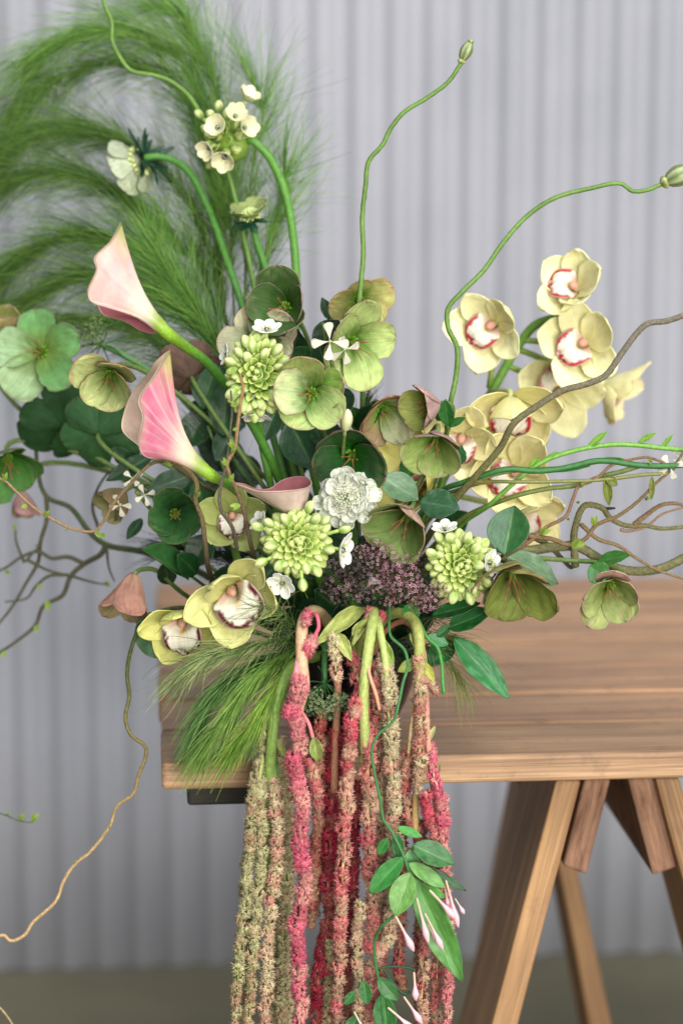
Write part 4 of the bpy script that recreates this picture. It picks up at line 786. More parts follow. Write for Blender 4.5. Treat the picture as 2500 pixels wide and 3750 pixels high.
sprig('dark serrated leaves below the two left callas', [(520, 1660, .14), (700, 1760, .13), (950, 2050, .12), (1220, 2390, VY)],
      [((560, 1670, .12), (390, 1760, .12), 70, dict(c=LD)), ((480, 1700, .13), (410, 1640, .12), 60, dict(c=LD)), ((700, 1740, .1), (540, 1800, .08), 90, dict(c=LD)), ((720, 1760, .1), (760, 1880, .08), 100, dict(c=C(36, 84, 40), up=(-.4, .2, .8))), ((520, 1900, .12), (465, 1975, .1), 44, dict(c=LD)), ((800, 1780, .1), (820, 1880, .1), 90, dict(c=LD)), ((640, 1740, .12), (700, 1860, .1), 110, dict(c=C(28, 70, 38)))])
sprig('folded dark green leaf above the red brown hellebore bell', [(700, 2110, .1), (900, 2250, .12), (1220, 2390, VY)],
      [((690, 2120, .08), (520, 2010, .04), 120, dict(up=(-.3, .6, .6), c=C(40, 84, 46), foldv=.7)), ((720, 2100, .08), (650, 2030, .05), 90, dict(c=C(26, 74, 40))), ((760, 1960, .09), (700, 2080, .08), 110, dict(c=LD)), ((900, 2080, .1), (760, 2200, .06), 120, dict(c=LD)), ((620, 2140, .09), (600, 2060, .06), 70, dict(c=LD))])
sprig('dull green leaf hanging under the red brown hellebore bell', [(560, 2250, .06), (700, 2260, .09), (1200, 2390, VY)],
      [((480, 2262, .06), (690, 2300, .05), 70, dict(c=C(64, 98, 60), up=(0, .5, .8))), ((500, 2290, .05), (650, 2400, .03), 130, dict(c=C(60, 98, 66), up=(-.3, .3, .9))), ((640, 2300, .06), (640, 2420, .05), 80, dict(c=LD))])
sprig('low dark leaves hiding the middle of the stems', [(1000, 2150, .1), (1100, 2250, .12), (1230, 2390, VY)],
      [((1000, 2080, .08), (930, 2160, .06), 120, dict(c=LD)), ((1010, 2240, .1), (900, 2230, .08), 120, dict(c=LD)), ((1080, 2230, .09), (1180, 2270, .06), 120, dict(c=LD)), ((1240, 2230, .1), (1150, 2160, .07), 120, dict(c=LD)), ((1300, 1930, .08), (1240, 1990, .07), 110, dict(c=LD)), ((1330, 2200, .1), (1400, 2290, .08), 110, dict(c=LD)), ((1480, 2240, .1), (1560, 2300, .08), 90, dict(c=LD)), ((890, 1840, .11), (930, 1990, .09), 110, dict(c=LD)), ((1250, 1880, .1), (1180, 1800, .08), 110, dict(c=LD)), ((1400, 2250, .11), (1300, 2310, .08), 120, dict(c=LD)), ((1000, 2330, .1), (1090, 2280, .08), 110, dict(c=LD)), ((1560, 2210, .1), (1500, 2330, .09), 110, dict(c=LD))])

# ------------------------------------------------------------------ feathery foliage (uncountable hair-fine leaves on countable branches)
def plume_branch(parent, path, n, length, spread, y_sp, cA, cB, seed, r=1.5, droop=.25, seg=9, follow=1.0, stem_r=5, t0=0.0, curl=.0, stemc=C(92, 104, 54), clump=0.0, cw=.045):
    """path: px points; hair-fine strands leave it and sweep along its flow"""
    rg = np.random.default_rng(seed); P = px_path(path, 60); T = nrm(np.gradient(P, axis=0)); y0 = path[0][2]
    st = tube('branch', P, sz(stem_r, y0) * np.linspace(1, .35, 60), stemc, parent, M_STEM, sides=6)
    ncl = max(8, n // 22); cu = rg.uniform(0, 1, ncl) ** .9; ci_ = rg.integers(0, ncl, n)
    u = np.clip(t0 + (1 - t0) * np.where(rg.uniform(0, 1, n) < clump, cu[ci_] + rg.normal(0, .012, n), rg.uniform(0, 1, n) ** .9), t0, .999); idx = u * 58; i0 = idx.astype(int); fr = (idx - i0)[:, None]
    A = P[i0] * (1 - fr) + P[i0 + 1] * fr; d0 = T[i0]
    side = rg.normal(size=(n, 3)) * np.array([1, .7, 1]); cs_ = rg.normal(size=(ncl, 3)) * np.array([1, .7, 1]); side = side * (1 - .72 * clump) + cs_[ci_] * clump; side = nrm(side - d0 * np.sum(side * d0, -1, keepdims=True))
    L = sz(length, y0) * rg.uniform(.45, 1.15, n)
    ang = np.abs(rg.normal(0, spread, n)) + .06
    Q = np.zeros((n, seg, 3)); Q[:, 0] = A; d = nrm(d0 * np.cos(ang)[:, None] + side * np.sin(ang)[:, None]); step = (L / (seg - 1))[:, None]; cur = u.copy()
    bend = rg.normal(0, curl, (n, 3)) * .5 + rg.normal(0, curl, (ncl, 3))[ci_] if curl else 0
    for k in range(1, seg):
        cur = np.clip(cur + .035 * follow, 0, .999); fl = T[np.minimum((cur * 59).astype(int), 59)]
        d = nrm(d * .86 + fl * .12 * follow + np.array([0, 0, -1.0]) * droop * .1 + rg.normal(0, cw, (n, 3)) + bend); Q[:, k] = Q[:, k - 1] + d * step
    R = sz(r, y0) * rg.uniform(.7, 1.3, (n, 1)) * np.linspace(1, .35, seg)[None]
    c = mix(cA, cB, rg.uniform(0, 1, n) ** 1.3)[:, None] * np.linspace(.9, 1.15, seg)[None, :, None]
    strands('fronds', Q, R, c, st)
pl = thing('feathery_plume', 'huge blurred plume of feathery green foliage filling the upper left', 'foliage', at(1230, 2390, VY))
PA, PB = C(44, 88, 34), C(128, 164, 72)
BR = [([(900, 1500, .22), (800, 1000, .28), (770, 600, .32), (650, 330, .34), (430, 230, .36), (200, 290, .37), (60, 420, .38)], 1500, 330, .38, 0),
      ([(820, 1100, .25), (800, 700, .29), (760, 420, .32), (640, 200, .34), (420, 110, .35), (230, 150, .36), (110, 240, .37)], 1300, 300, .42, 1),
      ([(860, 1300, .24), (760, 900, .28), (600, 620, .32), (380, 490, .34), (150, 480, .36), (10, 560, .37)], 1500, 330, .36, 2),
      ([(860, 1350, .24), (740, 1000, .28), (540, 780, .31), (300, 640, .33), (80, 640, .35), (-60, 720, .36)], 1300, 330, .34, 3),
      ([(870, 1420, .22), (720, 1120, .26), (520, 930, .29), (300, 860, .31), (110, 920, .33), (-30, 1040, .34)], 1600, 320, .36, 4),
      ([(880, 1450, .2), (700, 1180, .24), (500, 1060, .27), (300, 1010, .29), (120, 1080, .31), (10, 1180, .32)], 1300, 300, .4, 5),
      ([(900, 1450, .18), (760, 1200, .2), (640, 1040, .22), (560, 920, .24)], 900, 300, .5, 6),
      ([(860, 1200, .24), (840, 800, .28), (830, 500, .31), (760, 250, .33), (660, 60, .34), (560, 20, .35)], 1100, 300, .5, 7),
      ([(900, 1300, .22), (900, 900, .25), (930, 600, .27), (960, 420, .28), (930, 300, .29)], 420, 260, .5, 8),
      ([(930, 1250, .2), (970, 950, .22), (1020, 760, .24), (1050, 600, .25)], 420, 230, .5, 9),
      ([(860, 1500, .18), (720, 1400, .2), (600, 1250, .22), (420, 1180, .25), (200, 1150, .27)], 900, 260, .4, 10)]
for p_, n_, l_, s_, k_ in BR:
    n_ = int(n_ * 1.1); s_ *= 1.05; l_ *= 1.3
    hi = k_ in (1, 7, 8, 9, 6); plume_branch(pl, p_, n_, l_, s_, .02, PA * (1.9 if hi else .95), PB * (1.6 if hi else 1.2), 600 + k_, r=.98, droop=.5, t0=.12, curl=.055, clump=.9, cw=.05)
tf = thing('feathery_tuft', 'bright green grassy tuft spilling over the table edge at the lower left', 'foliage', at(1230, 2390, VY))
TA, TB = C(60, 122, 36), C(176, 206, 104)
for k_, (p_, n_, l_, s_, a_, b_, cu) in enumerate([
    ([(1130, 2360, .06), (1040, 2400, .0), (930, 2480, -.03), (850, 2600, -.04), (760, 2720, -.04)], 520, 200, .32, TA, TB, .0),
    ([(1130, 2340, .06), (1030, 2400, .02), (900, 2450, -.01), (790, 2540, -.02), (730, 2640, -.02)], 620, 210, .34, C(46, 100, 42), C(140, 180, 100), .0),
    ([(1140, 2380, .06), (1060, 2450, -.01), (980, 2560, -.05), (920, 2660, -.05), (850, 2740, -.045)], 420, 190, .34, C(76, 142, 36), C(190, 212, 98), .0),
    ([(1120, 2330, .06), (1000, 2350, .0), (880, 2370, -.03), (760, 2400, -.04), (680, 2460, -.04)], 260, 210, .5, C(70, 110, 50), C(196, 208, 140), .04),
    ([(1130, 2360, .05), (1070, 2280, .0), (1010, 2230, -.03), (960, 2220, -.04)], 80, 200, .9, C(60, 104, 44), C(190, 206, 130), .09)]):
    plume_branch(tf, p_, int(n_ * 1.25), l_ * 1.1, s_, .02, a_, b_, 650 + k_, r=1.5, droop=.55, seg=10, curl=cu, stem_r=6, t0=.12, stemc=C(60, 96, 40))
ws = thing('feathery_tuft', 'sparse curly wisps of pale foliage trailing right over the table', 'foliage', at(1400, 2390, VY))
for k_, (p_, n_, l_, s_) in enumerate([([(1380, 2370, .09), (1520, 2330, .04), (1640, 2330, .02), (1720, 2380, .01)], 130, 200, .6), ([(1400, 2380, .09), (1540, 2360, .03), (1640, 2420, .01), (1690, 2500, .0)], 150, 190, .5), ([(1380, 2380, .09), (1480, 2400, .03), (1540, 2400, .01)], 120, 90, .9)]):
    plume_branch(ws, p_, n_, l_, s_, .02, C(120, 136, 70) if k_ < 2 else C(40, 92, 60), C(176, 176, 112) if k_ < 2 else C(80, 140, 90), 680 + k_, r=1.25 if k_ < 2 else 2.2, droop=.6, seg=11, curl=.05, stem_r=4, t0=.3)
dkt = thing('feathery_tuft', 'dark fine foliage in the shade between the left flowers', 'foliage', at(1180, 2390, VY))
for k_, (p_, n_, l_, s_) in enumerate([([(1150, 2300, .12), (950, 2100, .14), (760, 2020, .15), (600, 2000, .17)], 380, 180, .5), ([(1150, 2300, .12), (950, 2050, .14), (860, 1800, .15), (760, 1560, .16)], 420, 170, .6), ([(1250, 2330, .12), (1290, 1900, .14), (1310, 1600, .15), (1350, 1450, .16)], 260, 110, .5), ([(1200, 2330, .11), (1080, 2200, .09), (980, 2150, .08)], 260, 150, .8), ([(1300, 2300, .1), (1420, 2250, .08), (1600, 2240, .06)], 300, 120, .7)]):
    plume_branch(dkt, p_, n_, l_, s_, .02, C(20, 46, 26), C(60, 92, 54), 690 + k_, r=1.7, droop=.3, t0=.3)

# ------------------------------------------------------------------ love-lies-bleeding
SPK_V = []; SPK_F = []; SPK_W = []
for _k, (_x, _y, _z) in enumerate([(0, 0, 1), (.85, .1, .55), (-.7, .55, .6), (-.2, -.85, .55), (.35, .75, .5), (.4, -.5, .75)]):
    _d = nrm(np.array([_x, _y, _z])); _u = nrm(np.cross(_d, (.3, .8, .5))); _v = np.cross(_d, _u); _b = len(SPK_V)
    for _a in (0, 2.09, 4.19): SPK_V.append(_d * .1 + (_u * math.cos(_a) + _v * math.sin(_a)) * .26)
    SPK_V.append(_d * (1.0 + .25 * (_k % 3))); SPK_W += [.15, .15, .15, 1.0]
    for _i in range(3): SPK_F.append((_b + _i, _b + (_i + 1) % 3, _b + 3))
SPK_V, SPK_F, SPK_W = np.array(SPK_V), np.array(SPK_F), np.array(SPK_W)
def tassel(parent, pts, rpx, pal, seed, gap=.0, knob=.58, taper=.6, dens=1.0, start=.0, fsz=12.5):
    fsz = min(fsz, 13.5) * .84; rpx = rpx * .69
    """pal: (pink share along the strand 0..1 top, bottom), dark, light palettes"""
    rg = np.random.default_rng(seed); P = px_path(pts, 90); y0 = pts[0][2]; R = sz(rpx, y0); wq = wob(seed + 3, 5, 3); P = P + np.stack([wq(np.linspace(0, 6, 90), 0), wq(np.linspace(0, 6, 90), 2.0), np.zeros(90)], 1) * R * .28; T, n, b = frames_along(P)
    Lm = np.linalg.norm(np.diff(P, axis=0), axis=1).sum(); s90 = np.linspace(0, 1, 90)
    ax = tube('tassel', P, R * .36 * (1 - .5 * s90), mix(pal['stem'], pal['stem'] * .9, s90), parent, M_STEM, sides=7)
    fs = sz(fsz, y0); cnt = int(dens * 2 * PI * R * Lm / (fs * fs) * 1.05)
    u = start + (1 - start) * rg.uniform(0, 1, cnt); f = wob(seed, 6, 1); ncl = Lm / (R * 1.9)
    # clusters bead the strand: florets crowd round bead centres
    bead = np.floor(u * ncl) ; ph = (u * ncl - bead) - .5; br = np.random.default_rng(seed + 1).uniform(-.5, .5, (int(ncl) + 3, 3))
    prof = np.sqrt(np.clip(1 - (ph * 1.9) ** 2, .06, 1)); th = rg.uniform(0, 2 * PI, cnt)
    bi = bead.astype(int); rr = R * (1 - knob + knob * prof) * (1 + .35 * br[bi, 0]) * (.62 + .42 * rg.uniform(0, 1, cnt) ** .5) * (1 + .18 * np.sin(th + br[bi, 1] * 9))
    tp = np.where(u > .8, 1 - (u - .8) / .2 * (1 - .35), 1.0) if taper < 1 else 1.0; rr = rr * tp
    keep = np.ones(cnt, bool)
    if gap: keep = (f(u * ncl * .9, 1.0 + 0 * u) > gap * 2 - 1)
    i0 = np.minimum((u * 89).astype(int), 88); fr = (u * 89 - i0)[:, None]
    A = P[i0] * (1 - fr) + P[i0 + 1] * fr; d = np.cos(th)[:, None] * n[i0] + np.sin(th)[:, None] * b[i0]
    offc = (br[bi, 1:2] * n[i0] + br[bi, 2:3] * b[i0]) * R * .62
    pos = A + offc + d * rr[:, None] * .8; out = nrm(d + T[i0] * (.25 * ph[:, None] * 2 + .15) + rg.normal(0, .35, (cnt, 3)))
    pk = np.clip(pal['pink'][0] * (1 - u) + pal['pink'][1] * u + .85 * br[bi, 2] + rg.normal(0, .16, cnt), 0, 1)
    c1 = mix(pal['beige'], pal['rose'], pk) * rg.uniform(.8, 1.2, (cnt, 1)) * (1 + .45 * br[bi, 0:1]); c0 = mix(pal['bdark'], pal['rdark'], pk)
    k = keep; scatter('florets', SPK_V, SPK_F, SPK_W, pos[k], rand_frames(out[k]), (fs * rg.uniform(.7, 1.5, cnt))[k], c0[k], c1[k], ax)
    return ax
ROSE = dict(beige=C(236, 200, 176), rose=C(236, 126, 146), bdark=C(196, 140, 120), rdark=C(186, 62, 90), stem=C(222, 160, 148), pink=(.85, .62))
DEEP = dict(beige=C(206, 156, 132), rose=C(196, 54, 80), bdark=C(130, 76, 60), rdark=C(122, 22, 46), stem=C(186, 118, 98), pink=(.9, .75))
SAND = dict(beige=C(232, 216, 180), rose=C(224, 142, 138), bdark=C(176, 156, 112), rdark=C(176, 86, 84), stem=C(184, 188, 128), pink=(.22, .12))
GRN = dict(beige=C(212, 204, 158), rose=C(204, 148, 130), bdark=C(146, 146, 98), rdark=C(150, 104, 82), stem=C(152, 166, 96), pink=(.2, .12))
MIXD = dict(beige=C(230, 202, 172), rose=C(228, 108, 122), bdark=C(172, 130, 98), rdark=C(180, 52, 74), stem=C(202, 170, 118), pink=(.75, .2))
MIX2 = dict(MIXD, pink=(.5, .42)); DUSK = dict(MIXD, beige=C(186, 146, 118), rose=C(180, 76, 84), pink=(.4, .4))
def amaranth(label, stems, tassels, leaves=(), stemc=C(160, 174, 100)):
    p0 = stems[0][0]; th = thing('amaranth', label, 'amaranth', at(*p0[0]), 'hanging amaranth stems')
    for (pts, r, c) in stems: tube('stem', px_path(pts, 40), sz(r, pts[0][2]), c if c is not None else stemc, th, M_STEM, sides=10, knob=.05, seed=int(r))
    for t in tassels: tassel(th, *t[:3], t[3], **(t[4] if len(t) > 4 else {}))
    for i, l in enumerate(leaves): leaf(th, *l[:3], **(l[3] if len(l) > 3 else {}), seed=i + 900)
    return th
F1 = -.045; F2 = -.065; F3 = -.025
WL = dict(c=C(150, 166, 104), rib=C(190, 196, 140), ripple=.09, foldv=.9, curl=.15)
amaranth('beige green amaranth tassels hanging lowest at the far left of the bunch', [([(1180, 2400, .09), (1100, 2420, .03), (1050, 2470, -.03), (1010, 2600, -.05), (990, 2800, -.05), (985, 3000, F1), (978, 3270, F1)], 20, C(120, 146, 70)), ([(1000, 2640, -.04), (1000, 2780, -.05), (1010, 2880, -.05)], 8, C(120, 150, 80)), ([(965, 2920, -.06), (935, 3050, -.06), (915, 3180, -.06)], 9, C(168, 178, 110))],
    [([(975, 2640, F1), (955, 2780, F1), (930, 2900, F2), (915, 3100, F2), (890, 3350, F2), (872, 3560, F2), (862, 3900, F2)], 29, GRN, 701), ([(960, 2760, F1), (950, 2900, F2), (955, 3100, F2), (935, 3350, F2), (922, 3560, F2), (915, 3900, F2)], 29, GRN, 702, dict(start=.1)), ([(1000, 2840, F1), (1012, 2980, F2), (1015, 3150, F2), (985, 3380, F2), (975, 3600, F2), (972, 3900, F2)], 31, SAND, 703, dict(fsz=16)), ([(1035, 2860, F1), (1052, 3000, F1), (1045, 3200, F1), (1035, 3420, F1), (1035, 3650, F1), (1030, 3900, F1)], 28, GRN, 704), ([(1000, 2660, F3), (985, 2800, F3), (965, 3000, F3), (1000, 3250, F3), (1005, 3500, F3), (1000, 3900, F3)], 27, GRN, 705), ([(1025, 2700, F1), (1030, 2800, F1), (1040, 2900, F1), (1060, 3040, F1)], 26, dict(GRN, pink=(.35, .3)), 706), ([(940, 2900, F3), (905, 3150, F3), (900, 3400, F3), (898, 3650, F3), (890, 3900, F3)], 26, GRN, 707), ([(1040, 2900, F3), (1062, 3100, F3), (1058, 3350, F3), (1052, 3600, F3), (1050, 3900, F3)], 25, SAND, 708)],
    [((1005, 2780, -.05), (1030, 2900, -.05), 26, dict(c=C(60, 110, 50))), ((1010, 2700, -.05), (1050, 2780, -.05), 24, WL)])
amaranth('brightest pink amaranth tassel hanging in the middle left', [([(1235, 2400, .09), (1225, 2330, .06), (1180, 2252, .02), (1135, 2240, -.02), (1107, 2290, -.05), (1105, 2420, -.065), (1112, 2520, -.07), (1092, 2590, -.07), (1085, 2700, -.07)], 21, mix(C(176, 168, 112), C(206, 150, 130), np.linspace(0, 1, 40))), ([(1100, 2380, -.06), (1085, 2460, -.07), (1068, 2540, -.075), (1072, 2620, -.078), (1085, 2700, -.08), (1090, 2800, -.08), (1092, 2900, -.08)], 12, C(226, 130, 140)), ([(1125, 2252, -.03), (1160, 2255, -.05), (1166, 2300, -.055), (1150, 2330, -.055)], 7, C(214, 90, 110)), ([(1100, 2600, -.07), (1130, 2650, -.08), (1145, 2700, -.08)], 7, C(212, 120, 120))],
    [([(1085, 2480, -.075), (1088, 2520, -.078), (1080, 2620, -.08), (1085, 2720, -.085), (1090, 2850, -.085), (1100, 3000, -.085), (1110, 3200, -.085), (1098, 3400, -.085), (1095, 3600, -.085), (1105, 3900, -.085)], 44, ROSE, 711, dict(gap=.12, fsz=17, knob=.5)), ([(1125, 2245, -.04), (1115, 2290, -.06)], 24, ROSE, 712), ([(1145, 2330, -.06), (1130, 2370, -.065), (1125, 2400, -.065)], 26, ROSE, 713), ([(1130, 2780, -.05), (1160, 2900, -.05), (1160, 3000, F3), (1140, 3300, F3)], 24, MIX2, 714)],
    [((1148, 2700, -.08), (1165, 2790, -.08), 50, dict(WL, c=C(120, 140, 84)))])
amaranth('darkest crimson amaranth tassels deep in the middle of the bunch', [([(1260, 2400, .09), (1240, 2420, .0), (1235, 2560, -.03), (1228, 2700, -.03), (1222, 2900, -.03)], 13, C(168, 120, 92))],
    [([(1232, 2660, F3), (1222, 2800, F3), (1215, 3000, F3), (1205, 3200, F3), (1195, 3400, F3), (1175, 3560, F3), (1160, 3760, F3), (1155, 3900, F3)], 44, DEEP, 721, dict(fsz=16)), ([(1180, 2600, F3), (1165, 2750, F3), (1170, 2950, F3), (1150, 3200, F3), (1135, 3400, F3)], 26, DUSK, 722), ([(1310, 2860, F3), (1300, 3100, F3), (1292, 3300, F3), (1285, 3450, F3), (1270, 3600, F3), (1265, 3900, F3)], 27, dict(DEEP, pink=(.85, .5)), 723), ([(1195, 2750, -.01), (1180, 2950, -.01), (1165, 3150, -.01), (1150, 3350, -.01)], 30, DUSK, 724), ([(1205, 3440, -.03), (1200, 3600, -.03), (1190, 3900, -.03)], 16, GRN, 725), ([(1255, 2700, F3), (1245, 2900, F3), (1232, 3150, F3), (1222, 3400, F3), (1215, 3700, F3), (1212, 3900, F3)], 26, DEEP, 726), ([(1400, 2900, F3), (1405, 3100, F3), (1395, 3350, F3), (1400, 3600, F3), (1395, 3900, F3)], 26, DUSK, 727)])
amaranth('pink and beige mottled amaranth tassels down the centre', [([(1300, 2420, .08), (1320, 2330, .03), (1352, 2265, -.01), (1368, 2240, -.02), (1355, 2330, -.05), (1340, 2440, -.06), (1330, 2560, -.06), (1335, 2700, -.06), (1340, 2900, -.055)], 19, C(160, 172, 96)), ([(1290, 2620, -.055), (1280, 2760, -.06), (1270, 2860, -.06)], 9, C(196, 170, 120)), ([(1352, 2380, -.05), (1350, 2460, -.065), (1375, 2540, -.068), (1390, 2600, -.068)], 7, C(206, 150, 120)), ([(1300, 2440, .04), (1290, 2350, .0), (1320, 2290, -.03), (1365, 2262, -.03)], 11, C(150, 160, 80))],
    [([(1325, 2530, F1), (1300, 2600, F2), (1285, 2700, F2), (1272, 2820, F2), (1262, 3000, F2), (1255, 3200, F2), (1248, 3400, F2), (1238, 3600, F2), (1240, 3900, F2)], 33, MIXD, 731, dict(fsz=16)), ([(1340, 2520, F1), (1345, 2620, F1), (1350, 2750, F2), (1345, 2900, F2), (1350, 3050, F2), (1358, 3200, F2), (1362, 3380, F2), (1360, 3600, F2), (1362, 3900, F2)], 36, MIX2, 732, dict(fsz=17)), ([(1318, 3300, F2), (1308, 3450, F2), (1315, 3600, F2), (1320, 3760, F2), (1330, 3900, F2)], 29, SAND, 733), ([(1290, 2400, -.03), (1310, 2480, -.04), (1330, 2560, -.04), (1320, 2660, -.04)], 32, MIX2, 734), ([(1355, 2235, -.02), (1350, 2270, -.03)], 20, dict(MIXD, pink=(.6, .6)), 735), ([(1395, 2250, -.02), (1395, 2275, -.03)], 18, dict(MIXD, pink=(.7, .7)), 736), ([(1390, 2420, -.045), (1380, 2520, -.05), (1385, 2620, -.05), (1370, 2720, -.05)], 26, MIX2, 737), ([(1212, 2330, -.04), (1222, 2400, -.055), (1240, 2500, -.055)], 25, dict(SAND, pink=(.05, .3)), 738)],
    [((1350, 2250, -.02), (1290, 2360, -.04), 26, WL), ((1330, 2225, .0), (1165, 2345, -.05), 62, dict(WL, foldv=1.2)), ((1235, 2320, -.04), (1285, 2415, -.055), 46, WL), ((1290, 2330, -.03), (1330, 2270, -.03), 30, WL)])
amaranth('thick cream amaranth tassel ending in a blunt tip right of the centre', [([(1330, 2420, .08), (1360, 2330, .02), (1380, 2260, -.02), (1395, 2330, -.05), (1412, 2430, -.06), (1425, 2560, -.06), (1430, 2700, -.06)], 13, C(166, 180, 104))],
    [([(1400, 2400, F1), (1418, 2500, F2), (1425, 2650, F2), (1432, 2800, F2), (1440, 2950, F2), (1445, 3100, F2), (1440, 3250, F2), (1432, 3380, F2), (1405, 3470, F2), (1385, 3500, F2)], 38, SAND, 741, dict(fsz=18, knob=.3, taper=.4)), ([(1405, 2600, F1), (1400, 2800, F1), (1395, 3000, F1), (1400, 3200, F1), (1390, 3420, F1)], 28, dict(SAND, pink=(.35, .3)), 742)],
    [((1400, 2340, -.05), (1440, 2440, -.06), 34, dict(WL, c=C(120, 150, 72))), ((1410, 2480, -.065), (1440, 2540, -.07), 26, WL)])
amaranth('short pinkish beige amaranth spike pointing straight down by the jasmine leaves', [([(1350, 2400, .08), (1400, 2270, .03), (1460, 2245, .0), (1510, 2270, -.02), (1532, 2330, -.04), (1535, 2420, -.05), (1535, 2500, -.055)], 20, C(156, 160, 88)), ([(1520, 2560, -.05), (1505, 2660, -.055), (1495, 2760, -.055)], 7, C(176, 150, 104))],
    [([(1530, 2400, -.05), (1535, 2500, -.055), (1538, 2600, -.06), (1540, 2700, -.06), (1535, 2800, -.06), (1522, 2905, -.06)], 30, dict(SAND, pink=(.5, .45), rose=C(206, 130, 118)), 751, dict(fsz=16, taper=.3)), ([(1545, 2480, -.055), (1580, 2510, -.055), (1600, 2540, -.055)], 16, dict(SAND, pink=(.5, .5)), 752)],
    [((1530, 2420, -.045), (1455, 2460, -.05), 44, dict(c=C(126, 146, 66), foldv=.6)), ((1545, 2420, -.05), (1590, 2500, -.055), 34, dict(c=C(150, 160, 80), foldv=.6)), ((1520, 2300, -.03), (1535, 2370, -.045), 30, WL), ((1500, 2320, -.03), (1560, 2420, -.05), 30, WL), ((1480, 2860, F1), (1500, 2750, F1), 30, dict(WL, c=C(130, 142, 90)))])
amaranth('rosy beaded amaranth tassels at the far right of the bunch', [([(1360, 2410, .08), (1420, 2300, .04), (1490, 2280, .01), (1545, 2370, -.02), (1560, 2550, -.04), (1565, 2700, -.05), (1580, 2850, -.05), (1600, 3000, -.05), (1612, 3160, -.05)], 10, C(206, 140, 120)), ([(1525, 2780, -.05), (1522, 2900, -.05), (1520, 3040, -.05)], 13, C(190, 160, 100))],
    [([(1570, 2720, F1), (1590, 2840, F2), (1612, 2960, F2), (1622, 3080, F2), (1628, 3200, F2), (1640, 3340, F2), (1645, 3500, F2), (1640, 3650, F2), (1636, 3900, F2)], 24, dict(ROSE, pink=(1.0, .1)), 761, dict(knob=.6)), ([(1500, 2740, F1), (1480, 2880, F1), (1500, 3000, F1), (1550, 3100, F1), (1580, 3250, F1), (1560, 3400, F1), (1545, 3600, F1), (1550, 3900, F1)], 31, MIXD, 762, dict(knob=.5)), ([(1555, 2900, F2), (1570, 2980, F2), (1590, 3080, F2), (1600, 3250, F1), (1602, 3450, F1), (1598, 3650, F1), (1600, 3900, F1)], 29, dict(MIXD, pink=(1.0, .2)), 763, dict(knob=.55)), ([(1470, 2860, F3), (1472, 3100, F3), (1468, 3300, F3), (1462, 3560, F3), (1470, 3620, F3)], 26, DUSK, 764), ([(1600, 2880, F1), (1625, 2990, F1), (1618, 3080, F1)], 26, ROSE, 765, dict(knob=.6)), ([(1540, 3000, F3), (1530, 3200, F3), (1535, 3500, F3), (1530, 3900, F3)], 27, dict(MIX2, pink=(.6, .3)), 766)],
    [((1560, 2720, -.05), (1592, 2660, -.05), 22, dict(WL, c=C(150, 160, 120))), ((1590, 2840, -.06), (1612, 2790, -.06), 26, dict(WL, c=C(130, 130, 90)))])

# ------------------------------------------------------------------ poppy stems with seed pods
def poppy(label, pts, pod, d, plen, pw, r=9, c=C(96, 132, 58)):
    th = thing('poppy_stem', label, 'seed pod', at(*pts[-1]), 'wavy poppy stems')
    tube('stem', px_path(pts, 110), sz(r, pts[0][2]) * np.linspace(.85, 1.15, 110), mix(c, c * .85, np.linspace(0, 1, 110)) * (1 + .25 * wob(len(label), 5, 2)(np.linspace(0, 9, 110), 0))[:, None] * np.array([1.0, .94, .95]), th, M_STEM, sides=9, knob=.13, seed=len(label))
    if pod is not None:
        y = pts[0][2]; D = face_vec(d); b0 = at(*pod); L = sz(plen, y)
        po = bud(th, b0, D, L, sz(pw, y) * .6, C(92, 114, 56), C(118, 138, 70), 'seed_pod', 3, 6)
        bud(po, b0 + D * L * .9, D, L * .22, sz(pw, y) * .34, C(120, 132, 70), C(150, 150, 88), 'crown', 4, 6)
        bud(po, b0 - D * L * .14, D, L * .3, sz(pw, y) * .38, C(120, 130, 64), C(140, 150, 80), 'receptacle', 5, 4)
poppy('tall wavy poppy stem with its green pod at the top centre', [(1690, 228, .06), (1640, 300, .06), (1560, 360, .06), (1480, 410, .06), (1430, 470, .06), (1400, 530, .06), (1350, 590, .06), (1338, 680, .06), (1326, 800, .06), (1330, 930, .05), (1320, 1050, .04), (1312, 1160, .04), (1330, 1300, .08), (1310, 1800, .12), (1280, 2390, VY)], (1688, 226, .06), (.42, .9, 0), 78, 46)
poppy('long wavy poppy stem reaching right to a pod at the frame edge', [(2425, 672, .08), (2370, 695, .08), (2315, 700, .08), (2270, 672, .08), (2160, 690, .08), (2030, 725, .08), (1930, 790, .08), (1840, 890, .07), (1770, 990, .06), (1690, 1070, .05), (1640, 1130, .05), (1640, 1200, .05), (1672, 1270, .04), (1670, 1370, .04), (1650, 1470, .04), (1610, 1700, .08), (1320, 2390, VY)], (2430, 668, .08), (.85, .4, 0), 110, 78)
poppy('wavy poppy stem winding up out of the frame through the plume', [(370, -60, .24), (385, 20, .24), (410, 80, .24), (412, 150, .24), (440, 210, .24), (480, 258, .24), (560, 275, .24), (620, 295, .24), (690, 350, .24), (750, 450, .23), (830, 620, .22), (900, 900, .2), (1000, 1400, .16), (1230, 2390, VY)], None, None, 0, 0, r=8.5)

